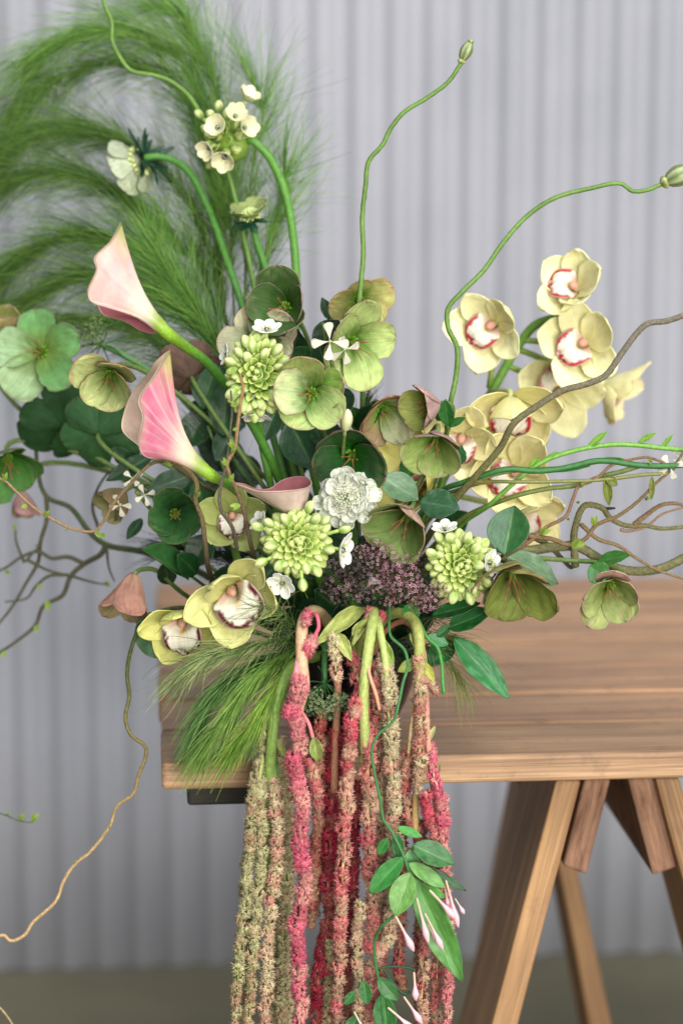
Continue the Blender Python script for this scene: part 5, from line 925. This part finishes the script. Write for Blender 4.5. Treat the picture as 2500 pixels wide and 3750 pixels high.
# ------------------------------------------------------------------ curly willow
BK = C(112, 106, 70); BKD = C(78, 76, 56); BKT = C(136, 106, 80)
def willow(label, main, r, c, twigs=(), buds=(), taper=.35, kb=.09):
    y = main[0][2]; th = thing('willow_branch', label, 'twig', at(*main[0]), 'curly willow branches')
    n = 14 * len(main); c = np.asarray(c); m_ = tube('branch', px_path(main, n), sz(r, y) * np.linspace(1, taper, n), c if c.ndim == 1 else mix(c[0], c[1], sm(.2, .9, np.linspace(0, 1, n))), th, M_BARK, sides=9, knob=kb, seed=len(label))
    for (pts, r1, c1) in twigs:
        k = 12 * len(pts); tube('twig', px_path(pts, k), sz(r1, pts[0][2]) * np.linspace(1, .45, k), c1, th, M_BARK, sides=7, knob=.12, seed=k)
    for i, (bx, by, yy, dx, dy, l) in enumerate(buds):
        leaf(th, (bx, by, yy), (bx + dx * l, by + dy * l, yy - .004), l * .42, c=C(128, 160, 76), rib=C(170, 190, 110), name='shoot', seed=i, foldv=.6)
        leaf(th, (bx, by, yy), (bx + dx * l * .7 + dy * l * .4, by + dy * l * .7 - dx * l * .4, yy - .006), l * .3, c=C(120, 152, 70), rib=C(170, 190, 110), name='shoot', seed=i + 50, foldv=.6)
willow('grey brown willow branch slanting up to the right across the orchids', [(1300, 2390, VY), (1450, 2150, .1), (1640, 1860, .04), (1740, 1745, .02), (1830, 1640, .01), (1880, 1550, .0), (1960, 1490, .0), (2060, 1430, .0), (2150, 1405, .0), (2215, 1375, .0), (2270, 1300, .0), (2330, 1220, .0), (2370, 1185, .0), (2440, 1175, .0), (2540, 1140, .0)], 13.5, (C(96, 94, 50), C(110, 102, 88)), taper=.75, kb=.1)
willow('thick olive willow branch running right just above the table', [(1320, 2390, VY), (1480, 2150, .1), (1680, 1985, .07), (1800, 2000, .06), (1900, 2018, .06), (2020, 2005, .06), (2110, 2002, .06), (2190, 2045, .06), (2270, 2085, .06), (2390, 2088, .06), (2460, 2065, .06), (2540, 2020, .06)], 20, C(104, 102, 68),
       twigs=[([(2105, 2075, .055), (2100, 1960, .05), (2108, 1920, .05), (2125, 1870, .05), (2145, 1850, .05), (2205, 1862, .05), (2230, 1895, .05), (2290, 1925, .05), (2360, 1925, .05), (2420, 1936, .05), (2540, 1925, .05)], 15, C(108, 104, 66)), ([(2205, 1864, .05), (2250, 1861, .05)], 8, C(50, 44, 40)), ([(2125, 1920, .05), (2190, 1975, .05), (2260, 1998, .05), (2330, 2045, .05), (2400, 2085, .05), (2530, 2130, .05)], 9, C(124, 104, 72)), ([(1940, 1960, .07), (2010, 2000, .07), (2060, 2050, .07), (2090, 2078, .07), (2110, 2055, .065)], 13, C(88, 84, 56)), ([(2320, 1922, .05), (2360, 1890, .05), (2420, 1850, .05), (2480, 1845, .05), (2540, 1870, .05)], 11, C(122, 98, 72)), ([(2270, 1940, .05), (2300, 1945, .05), (2370, 1925, .05), (2420, 1885, .05), (2530, 1850, .05)], 7, C(140, 112, 88))], taper=.8)
willow('reddish brown willow twig curling up to the right edge', [(1310, 2390, VY), (1560, 2210, .08), (1860, 2030, .03), (1935, 1985, .02), (2000, 1930, .02), (2070, 1890, .02), (2095, 1830, .02), (2118, 1780, .02), (2190, 1745, .02), (2235, 1705, .02), (2300, 1685, .02), (2370, 1675, .02), (2430, 1695, .02)], 9, BKT * .8,
       twigs=[([(1935, 1963, .02), (2020, 1975, .02), (2080, 1995, .02), (2140, 1975, .02), (2180, 1925, .02), (2260, 1890, .02), (2330, 1840, .02), (2400, 1770, .02), (2460, 1715, .02), (2510, 1640, .02)], 10, C(112, 92, 62))],
       buds=[(2170, 1925, .018, .35, -.9, 42), (2075, 1900, .018, .5, .3, 20), (2110, 1840, .018, .8, .2, 18), (1975, 1955, .018, .9, -.3, 46), (2090, 2000, .018, .9, -.15, 60), (2125, 1785, .018, .6, -.6, 22), (2375, 1680, .018, .2, .9, 24), (2360, 1830, .018, .8, -.3, 24)], taper=.5)
willow('light brown willow twig drooping in a bow from the striped calla to the left edge', [(1180, 2390, VY), (900, 1900, .12), (700, 1750, .05), (600, 1690, .02), (545, 1705, .0), (490, 1760, .0), (420, 1840, .0), (380, 1910, .0), (345, 1945, .0), (270, 1938, .0), (190, 1900, .0), (120, 1855, .0), (60, 1800, .0), (20, 1762, .0), (-40, 1740, .0)], 7.5, (C(96, 86, 60), C(140, 114, 84)), buds=[(20, 1760, -.003, .2, -1, 30), (100, 1850, -.003, -.6, .3, 34), (170, 1895, -.003, .4, -.9, 30), (245, 1937, -.003, -.3, .5, 16), (350, 1945, -.003, .5, .8, 30), (370, 1955, -.003, .6, .6, 30)], taper=.6)
willow('thick dark willow branch forking into a tangle at the left', [(1180, 2390, VY), (900, 2200, .16), (700, 2080, .2), (520, 2020, .22), (390, 1995, .23), (330, 1950, .23), (260, 1860, .23), (180, 1825, .24), (155, 1790, .24), (140, 1720, .24), (130, 1600, .25)], 15, C(70, 80, 50),
       twigs=[([(390, 1995, .23), (370, 2030, .23), (310, 2065, .24), (260, 2110, .24), (230, 2180, .24), (160, 2220, .24), (130, 2290, .24), (60, 2350, .24), (0, 2390, .24), (-40, 2420, .24)], 11, BKD), ([(310, 2065, .24), (250, 2040, .24), (190, 2045, .24), (140, 2020, .24), (80, 2040, .24), (20, 2080, .24), (-30, 2100, .24)], 9, BKD), ([(170, 1820, .24), (172, 1900, .24), (150, 1980, .24), (140, 2060, .25), (100, 2130, .25), (60, 2200, .25), (0, 2280, .25), (-40, 2320, .25)], 9, BKD), ([(250, 2105, .24), (180, 2110, .24), (130, 2150, .24), (100, 2190, .24), (20, 2205, .24)], 7, BKD), ([(265, 2110, .24), (330, 2130, .24), (380, 2140, .24)], 6, BKD), ([(390, 1995, .23), (400, 2080, .22), (420, 2130, .22)], 6, BKD), ([(360, 1930, .22), (340, 1860, .22), (350, 1810, .22), (390, 1740, .22), (450, 1700, .22)], 7, BKD), ([(90, 2060, .24), (60, 1980, .24), (58, 1930, .24)], 6, BKD), ([(95, 2055, .24), (150, 1990, .24), (130, 2000, .24)], 5, BKD), ([(100, 2050, .24), (180, 2090, .24), (250, 2105, .24)], 7, BKD)],
       buds=[(60, 1940, .235, -.3, -.8, 26), (380, 2135, .235, .8, .4, 30), (130, 2290, .235, .2, .8, 34), (170, 2200, .235, .2, .9, 40), (20, 2385, .235, -.4, .6, 34), (150, 2140, .235, -.6, .6, 26), (20, 2090, .235, .5, .5, 30)], taper=.5)
willow('long thin willow twig trailing down to the lower left', [(1180, 2390, VY), (900, 2260, .09), (620, 2230, .06), (520, 2290, .04), (480, 2380, .03), (466, 2470, .03), (474, 2550, .03), (460, 2630, .03), (480, 2690, .03), (535, 2740, .03), (505, 2850, .03), (490, 2905, .03), (432, 2950, .03), (400, 3030, .03), (330, 3120, .03), (275, 3165, .03), (235, 3225, .03), (205, 3300, .03), (120, 3380, .03), (90, 3425, .03), (40, 3445, .03), (15, 3425, .03), (-30, 3440, .03)], 8, (C(74, 84, 42), C(180, 150, 108)), taper=.75, buds=[(400, 3030, .03, .4, .6, 10), (278, 3160, .03, -.2, -.9, 12)])
willow('pair of budding willow twigs standing up left of centre', [(1210, 2390, VY), (1000, 2200, .08), (925, 2020, -.01), (895, 1880, -.03), (868, 1800, -.04), (840, 1735, -.05), (832, 1700, -.05), (860, 1640, -.05), (870, 1560, -.05), (882, 1470, -.05), (890, 1420, -.05), (880, 1370, -.05)], 9, (C(76, 70, 54), C(146, 116, 82)),
       twigs=[([(868, 2010, -.02), (850, 1930, -.04), (808, 1860, -.05), (805, 1800, -.05), (825, 1720, -.05), (838, 1640, -.05), (845, 1560, -.05), (850, 1500, -.05), (845, 1430, -.05)], 8, C(86, 78, 66))],
       buds=[(868, 1350, -.05, -.8, .2, 46), (885, 1365, -.05, .6, .4, 30), (866, 1490, -.052, -.6, -.6, 34), (855, 1640, -.052, -.3, -.8, 40), (850, 1660, -.052, .4, -.8, 30), (830, 1705, -.052, -.3, -.8, 36), (845, 1765, -.052, .3, -.9, 34), (868, 1570, -.052, -.6, .2, 26), (880, 1850, -.04, -1, .1, 40)], taper=.6)
willow('arched willow twig dropping behind the striped calla', [(1200, 2390, VY), (900, 2250, .08), (770, 2100, .02), (752, 1990, .0), (740, 1900, .0), (716, 1830, .0), (722, 1780, .0), (705, 1740, .0), (660, 1705, .0), (610, 1690, .01)], 10, (C(58, 54, 42), C(120, 104, 68)), taper=.8, buds=[(725, 1820, -.003, .3, -.8, 26), (600, 1695, .0, .9, .3, 34)])
willow('short green twig tip poking in at the far left below the table', [(-40, 2420, .24), (-150, 2540, .2), (-190, 2740, .14), (-130, 2910, .1), (-60, 2960, .1), (20, 2985, .1), (70, 3005, .1), (120, 3010, .1), (140, 2990, .1)], 5, C(70, 90, 56), buds=[(75, 3005, .1, .4, -.8, 34), (120, 3010, .1, .6, -.8, 40), (30, 2988, .1, .2, -.6, 22)])
willow('pale twig tip cut off by the bottom left corner', [(-30, 3440, .03), (-130, 3470, .04), (-170, 3560, .05), (-80, 3640, .05), (0, 3690, .05), (40, 3740, .05), (80, 3820, .05)], 6, C(180, 160, 120))

# green flowering stems with pods, right
def pod_stem(label, pts, r, c, pods):
    th = thing('seed_pod_stem', label, 'stem', at(*pts[-1]), 'thin green stems reaching right')
    tube('stem', px_path(pts, 70), sz(r, pts[0][2]), c, th, M_STEM, sides=8, knob=.05)
    for i, (a, b, w_) in enumerate(pods): leaf(th, a, b, w_, c=c * .95, rib=c * 1.3, foldv=.9, name='pod', seed=i)
pod_stem('bright light green stem with upright pods above the other right hand stems', [(2540, 1650, .03), (2420, 1640, .03), (2330, 1630, .03), (2240, 1628, .03), (2150, 1640, .03), (2050, 1665, .03), (1970, 1700, .03), (1890, 1760, .03), (1790, 1850, .04), (1680, 1930, .07), (1330, 2390, VY)], 9, C(110, 158, 66), [((2150, 1640, .03), (2222, 1580, .03), 24), ((2335, 1622, .03), (2400, 1585, .03), 20), ((2420, 1640, .03), (2462, 1592, .03), 16), ((1990, 1690, .03), (2040, 1655, .03), 18), ((1935, 1715, .03), (1972, 1672, .03), 20)])
pod_stem('dark green smooth stem reaching the right edge', [(2540, 1700, .02), (2420, 1707, .02), (2330, 1703, .02), (2240, 1690, .02), (2180, 1688, .02), (2060, 1715, .02), (1960, 1725, .02), (1880, 1718, .02), (1830, 1722, .02), (1700, 1765, .03), (1600, 1810, .06), (1450, 2050, .1), (1320, 2390, VY)], 11, C(52, 104, 50), [((2030, 1728, .02), (2160, 1706, .02), 18), ((2300, 1690, .02), (2190, 1682, .02), 20)])
pod_stem('thin brownish stem below the dark green one', [(2440, 1735, .02), (2360, 1738, .02), (2250, 1752, .02), (2150, 1760, .02), (2000, 1764, .02), (1900, 1765, .02), (1800, 1765, .03), (1700, 1790, .05), (1500, 2000, .1), (1320, 2390, VY)], 7, C(116, 118, 66), [((1810, 1768, .03), (1700, 1764, .03), 20)])
pod_stem('thin olive stem lowest of the ones reaching right', [(2360, 1700, .03), (2280, 1725, .03), (2200, 1745, .03), (2120, 1775, .03), (2000, 1790, .03), (1900, 1812, .03), (1820, 1840, .04), (1700, 1895, .06), (1500, 2100, .1), (1320, 2390, VY)], 9, C(106, 120, 60), [((2215, 1745, .02), (2228, 1850, .02), 34), ((2215, 1750, .02), (2258, 1778, .02), 34), ((2385, 1745, .02), (2382, 1830, .02), 22)])

# ------------------------------------------------------------------ jasmine
JL = C(44, 98, 52); JR = C(120, 168, 100)
def jbud(parent, a, b, w_, name='flower_bud'):
    A, Bq = at(*a), at(*b); L = Bq - A; k = np.linspace(0, 1, 16)[:, None]; P = A + L * k + np.array([0, 0, -1]) * (k - k * k) * np.linalg.norm(L) * -.06
    prof = np.interp(k[:, 0], [0, .05, .5, .62, .78, .92, 1], [.25, .3, .34, .62, 1, .6, .1]) * sz(w_, a[2]) * .5
    tube(name, P, prof, mix(C(214, 196, 168), C(236, 198, 204), sm(.1, .6, k[:, 0])), parent, M_SMOOTH, sides=9)
ja = thing('jasmine_vine', 'jasmine vine hanging down the tassels with leaves and pink buds', 'vine', at(1330, 2390, VY), 'jasmine vines')
tube('stem', px_path([(1330, 2390, VY), (1400, 2300, .05), (1425, 2200, .0), (1425, 2260, -.03), (1430, 2330, -.05), (1480, 2380, -.06), (1492, 2440, -.07), (1475, 2500, -.08), (1458, 2580, -.09), (1440, 2640, -.09), (1385, 2690, -.09), (1362, 2740, -.09), (1370, 2830, -.09), (1390, 2920, -.09), (1405, 3005, -.09), (1430, 3040, -.095), (1475, 3130, -.1), (1500, 3200, -.1)], 120), sz(5.6), C(62, 112, 62), ja, M_STEM, sides=8)
for a_, b_, w_, k_ in [((1510, 3095, -.1), (1662, 3165, -.105), 96, dict(up=(.1, .6, .8))), ((1455, 3030, -.095), (1545, 3065, -.1), 36, dict(up=(.1, .5, .8), c=C(60, 140, 60))), ((1420, 3070, -.095), (1385, 3130, -.09), 40, dict(c=C(50, 120, 60))), ((1475, 3140, -.1), (1352, 3272, -.1), 78, dict(up=(-.2, .3, .9), c=C(46, 118, 56))), ((1500, 3195, -.105), (1445, 3355, -.11), 98, dict(up=(-.1, .2, .95), c=C(92, 142, 78), rib=C(150, 190, 130))), ((1495, 3160, -.1), (1630, 3252, -.11), 60, dict(up=(.2, .5, .8), c=C(90, 142, 76))), ((1515, 3210, -.1), (1692, 3595, -.105), 118, dict(up=(-.2, .1, .95), c=C(74, 130, 66), rib=C(130, 180, 110))), ((1545, 3170, -.09), (1705, 3262, -.09), 34, dict(c=C(24, 74, 36))), ((1500, 3110, -.09), (1515, 3210, -.09), 60, dict(c=C(86, 140, 100))), ((1540, 3250, -.095), (1632, 3285, -.1), 44, dict(c=C(80, 150, 70))), ((1452, 3050, -.09), (1460, 3150, -.09), 46, dict(c=C(36, 100, 50)))]:
    leaf(ja, a_, b_, w_, **{**dict(c=JL, rib=JR), **k_}, seed=int(a_[0]))
for a_, b_, w_ in [((1525, 3290, -.12), (1568, 3455, -.12), 28), ((1555, 3345, -.12), (1622, 3480, -.12), 26), ((1565, 3385, -.115), (1600, 3450, -.115), 20), ((1572, 3260, -.12), (1668, 3365, -.12), 30), ((1632, 3225, -.11), (1678, 3398, -.11), 28), ((1665, 3290, -.11), (1700, 3348, -.11), 18), ((1628, 3255, -.105), (1642, 3320, -.105), 20), ((1448, 3355, -.12), (1515, 3485, -.12), 30)]:
    jbud(ja, a_, b_, w_)
jb = thing('jasmine_vine', 'shorter jasmine vine at the bottom edge with two pale buds', 'vine', at(1360, 3480, -.08), 'jasmine vines')
tube('stem', px_path([(1440, 3355, -.1), (1400, 3390, -.1), (1372, 3440, -.09), (1376, 3540, -.09), (1390, 3600, -.09), (1400, 3700, -.09), (1420, 3900, -.09)], 40), sz(6), C(50, 104, 54), jb, M_STEM, sides=7)
tube('tendril', px_path([(1376, 3548, -.09), (1430, 3540, -.09), (1500, 3545, -.09), (1520, 3555, -.09)], 20), sz(5), C(40, 70, 44), jb, M_STEM, sides=6)
tube('tendril', px_path([(1400, 3545, -.09), (1440, 3600, -.09), (1480, 3640, -.09), (1500, 3632, -.09)], 20), sz(5), C(40, 70, 44), jb, M_STEM, sides=6)
for a_, b_, w_, k_ in [((1385, 3580, -.09), (1456, 3668, -.09), 60, {}), ((1400, 3640, -.09), (1420, 3800, -.09), 90, {}), ((1330, 3590, -.09), (1345, 3680, -.09), 50, {}), ((1300, 3630, -.09), (1262, 3680, -.09), 36, {}), ((1310, 3720, -.09), (1270, 3800, -.09), 60, {})]:
    leaf(jb, a_, b_, w_, c=JL, rib=JR, up=(-.1, .3, .9), seed=int(a_[0]))
for a_, b_, w_ in [((1515, 3560, -.1), (1522, 3665, -.1), 30), ((1478, 3650, -.1), (1545, 3750, -.1), 28), ((1420, 3690, -.1), (1520, 3780, -.1), 30), ((1296, 3705, -.1), (1340, 3790, -.1), 24)]: jbud(jb, a_, b_, w_)
jc = thing('jasmine_vine', 'dark glossy jasmine leaves fanning right over the table top', 'vine', at(1340, 2390, VY), 'jasmine vines')
tube('stem', px_path([(1340, 2390, VY), (1420, 2270, .06), (1480, 2220, .02), (1530, 2270, .0), (1560, 2330, -.01), (1600, 2370, -.01), (1616, 2430, -.015), (1620, 2500, -.02), (1624, 2540, -.02)], 50), sz(7), C(70, 140, 62), jc, M_STEM, sides=8)
for a_, b_, w_, k_ in [((1580, 2255, .0), (1758, 2210, -.01), 76, dict(up=(.1, .75, .6))), ((1640, 2300, .0), (1800, 2235, -.01), 86, dict(up=(.1, .6, .75))), ((1660, 2335, .0), (1862, 2558, -.03), 104, dict(up=(.3, .3, .85), c=C(44, 110, 66))), ((1655, 2345, .02), (1570, 2440, .0), 90, dict(up=(-.2, .3, .9))), ((1495, 2275, -.01), (1515, 2200, -.02), 66, dict(up=(0, .2, .95), c=C(50, 116, 60))), ((1600, 2330, .0), (1650, 2290, .0), 40, {}), ((1560, 2330, .0), (1640, 2360, .0), 50, dict(c=C(60, 130, 90)))]:
    leaf(jc, a_, b_, w_, **{**dict(c=C(30, 88, 46), rib=C(110, 150, 100)), **k_}, seed=int(a_[0]))

# added foliage closing gaps between the stems, coloured dark to stand for shade
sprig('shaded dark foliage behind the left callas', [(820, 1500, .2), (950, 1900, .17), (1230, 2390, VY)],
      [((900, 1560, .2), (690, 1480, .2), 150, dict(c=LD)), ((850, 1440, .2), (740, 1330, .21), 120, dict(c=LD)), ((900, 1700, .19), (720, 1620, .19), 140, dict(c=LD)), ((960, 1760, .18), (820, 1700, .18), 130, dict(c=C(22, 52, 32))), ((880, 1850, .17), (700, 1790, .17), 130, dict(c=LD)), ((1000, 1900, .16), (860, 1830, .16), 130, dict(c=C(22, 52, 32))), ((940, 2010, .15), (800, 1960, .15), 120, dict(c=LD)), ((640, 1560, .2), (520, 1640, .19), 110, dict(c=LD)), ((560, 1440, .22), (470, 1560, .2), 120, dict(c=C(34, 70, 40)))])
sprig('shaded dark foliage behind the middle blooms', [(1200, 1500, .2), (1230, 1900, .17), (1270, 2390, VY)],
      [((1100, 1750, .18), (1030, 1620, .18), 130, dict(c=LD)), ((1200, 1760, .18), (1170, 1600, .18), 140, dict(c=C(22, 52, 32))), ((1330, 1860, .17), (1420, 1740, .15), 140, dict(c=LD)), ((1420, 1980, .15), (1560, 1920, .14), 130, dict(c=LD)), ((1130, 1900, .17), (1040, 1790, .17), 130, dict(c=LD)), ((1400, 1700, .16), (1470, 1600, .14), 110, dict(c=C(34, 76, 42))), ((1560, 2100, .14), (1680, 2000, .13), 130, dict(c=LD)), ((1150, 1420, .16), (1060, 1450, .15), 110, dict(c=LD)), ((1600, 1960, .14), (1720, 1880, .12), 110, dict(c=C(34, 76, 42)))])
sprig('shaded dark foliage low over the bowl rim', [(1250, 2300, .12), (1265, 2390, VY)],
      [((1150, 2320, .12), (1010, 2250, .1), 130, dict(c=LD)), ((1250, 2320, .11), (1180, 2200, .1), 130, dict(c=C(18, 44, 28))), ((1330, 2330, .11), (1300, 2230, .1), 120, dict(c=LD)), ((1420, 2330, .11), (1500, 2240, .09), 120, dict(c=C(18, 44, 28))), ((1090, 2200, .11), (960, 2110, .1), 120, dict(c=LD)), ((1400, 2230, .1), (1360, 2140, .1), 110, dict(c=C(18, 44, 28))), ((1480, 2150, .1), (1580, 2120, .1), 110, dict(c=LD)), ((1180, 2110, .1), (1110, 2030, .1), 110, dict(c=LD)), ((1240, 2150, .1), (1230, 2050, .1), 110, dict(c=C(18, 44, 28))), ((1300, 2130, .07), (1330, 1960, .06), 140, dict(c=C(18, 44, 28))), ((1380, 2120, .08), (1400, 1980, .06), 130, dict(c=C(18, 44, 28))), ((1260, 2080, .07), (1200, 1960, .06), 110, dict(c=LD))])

# small extras: a plump unopened bud and a small white sprig on the shaded left
hb_ = thing('hellebore_bud', 'plump pale unopened bud beside the wide open central bloom', 'flower bud', at(1258, 1600, .0))
bud(hb_, at(1262, 1582, -.01), face_vec((.12, .95, .3)), sz(92), sz(46) * .62, C(186, 190, 130), C(206, 206, 160), 'bud', 2, 2)
tube('stem', px_path([(1262, 1584, -.01), (1256, 1640, .02), (1250, 1800, .08), (1270, 2390, VY)], 24), sz(7), C(120, 140, 76), hb_, M_STEM, sides=8)
rocket_flower('small white sprig in the shade left of the dark green cup', [(500, 1800, .08), (540, 1850, .09), (640, 1960, .1), (900, 2180, .12), (1190, 2390, VY)],
    [(530, 1812, .075, 40, (.4, .1, .8), 20), (486, 1752, .08, 40, (-.2, .6, .7), 50), (440, 1850, .08, 44, (-.3, -.3, .8), 10)], 503)
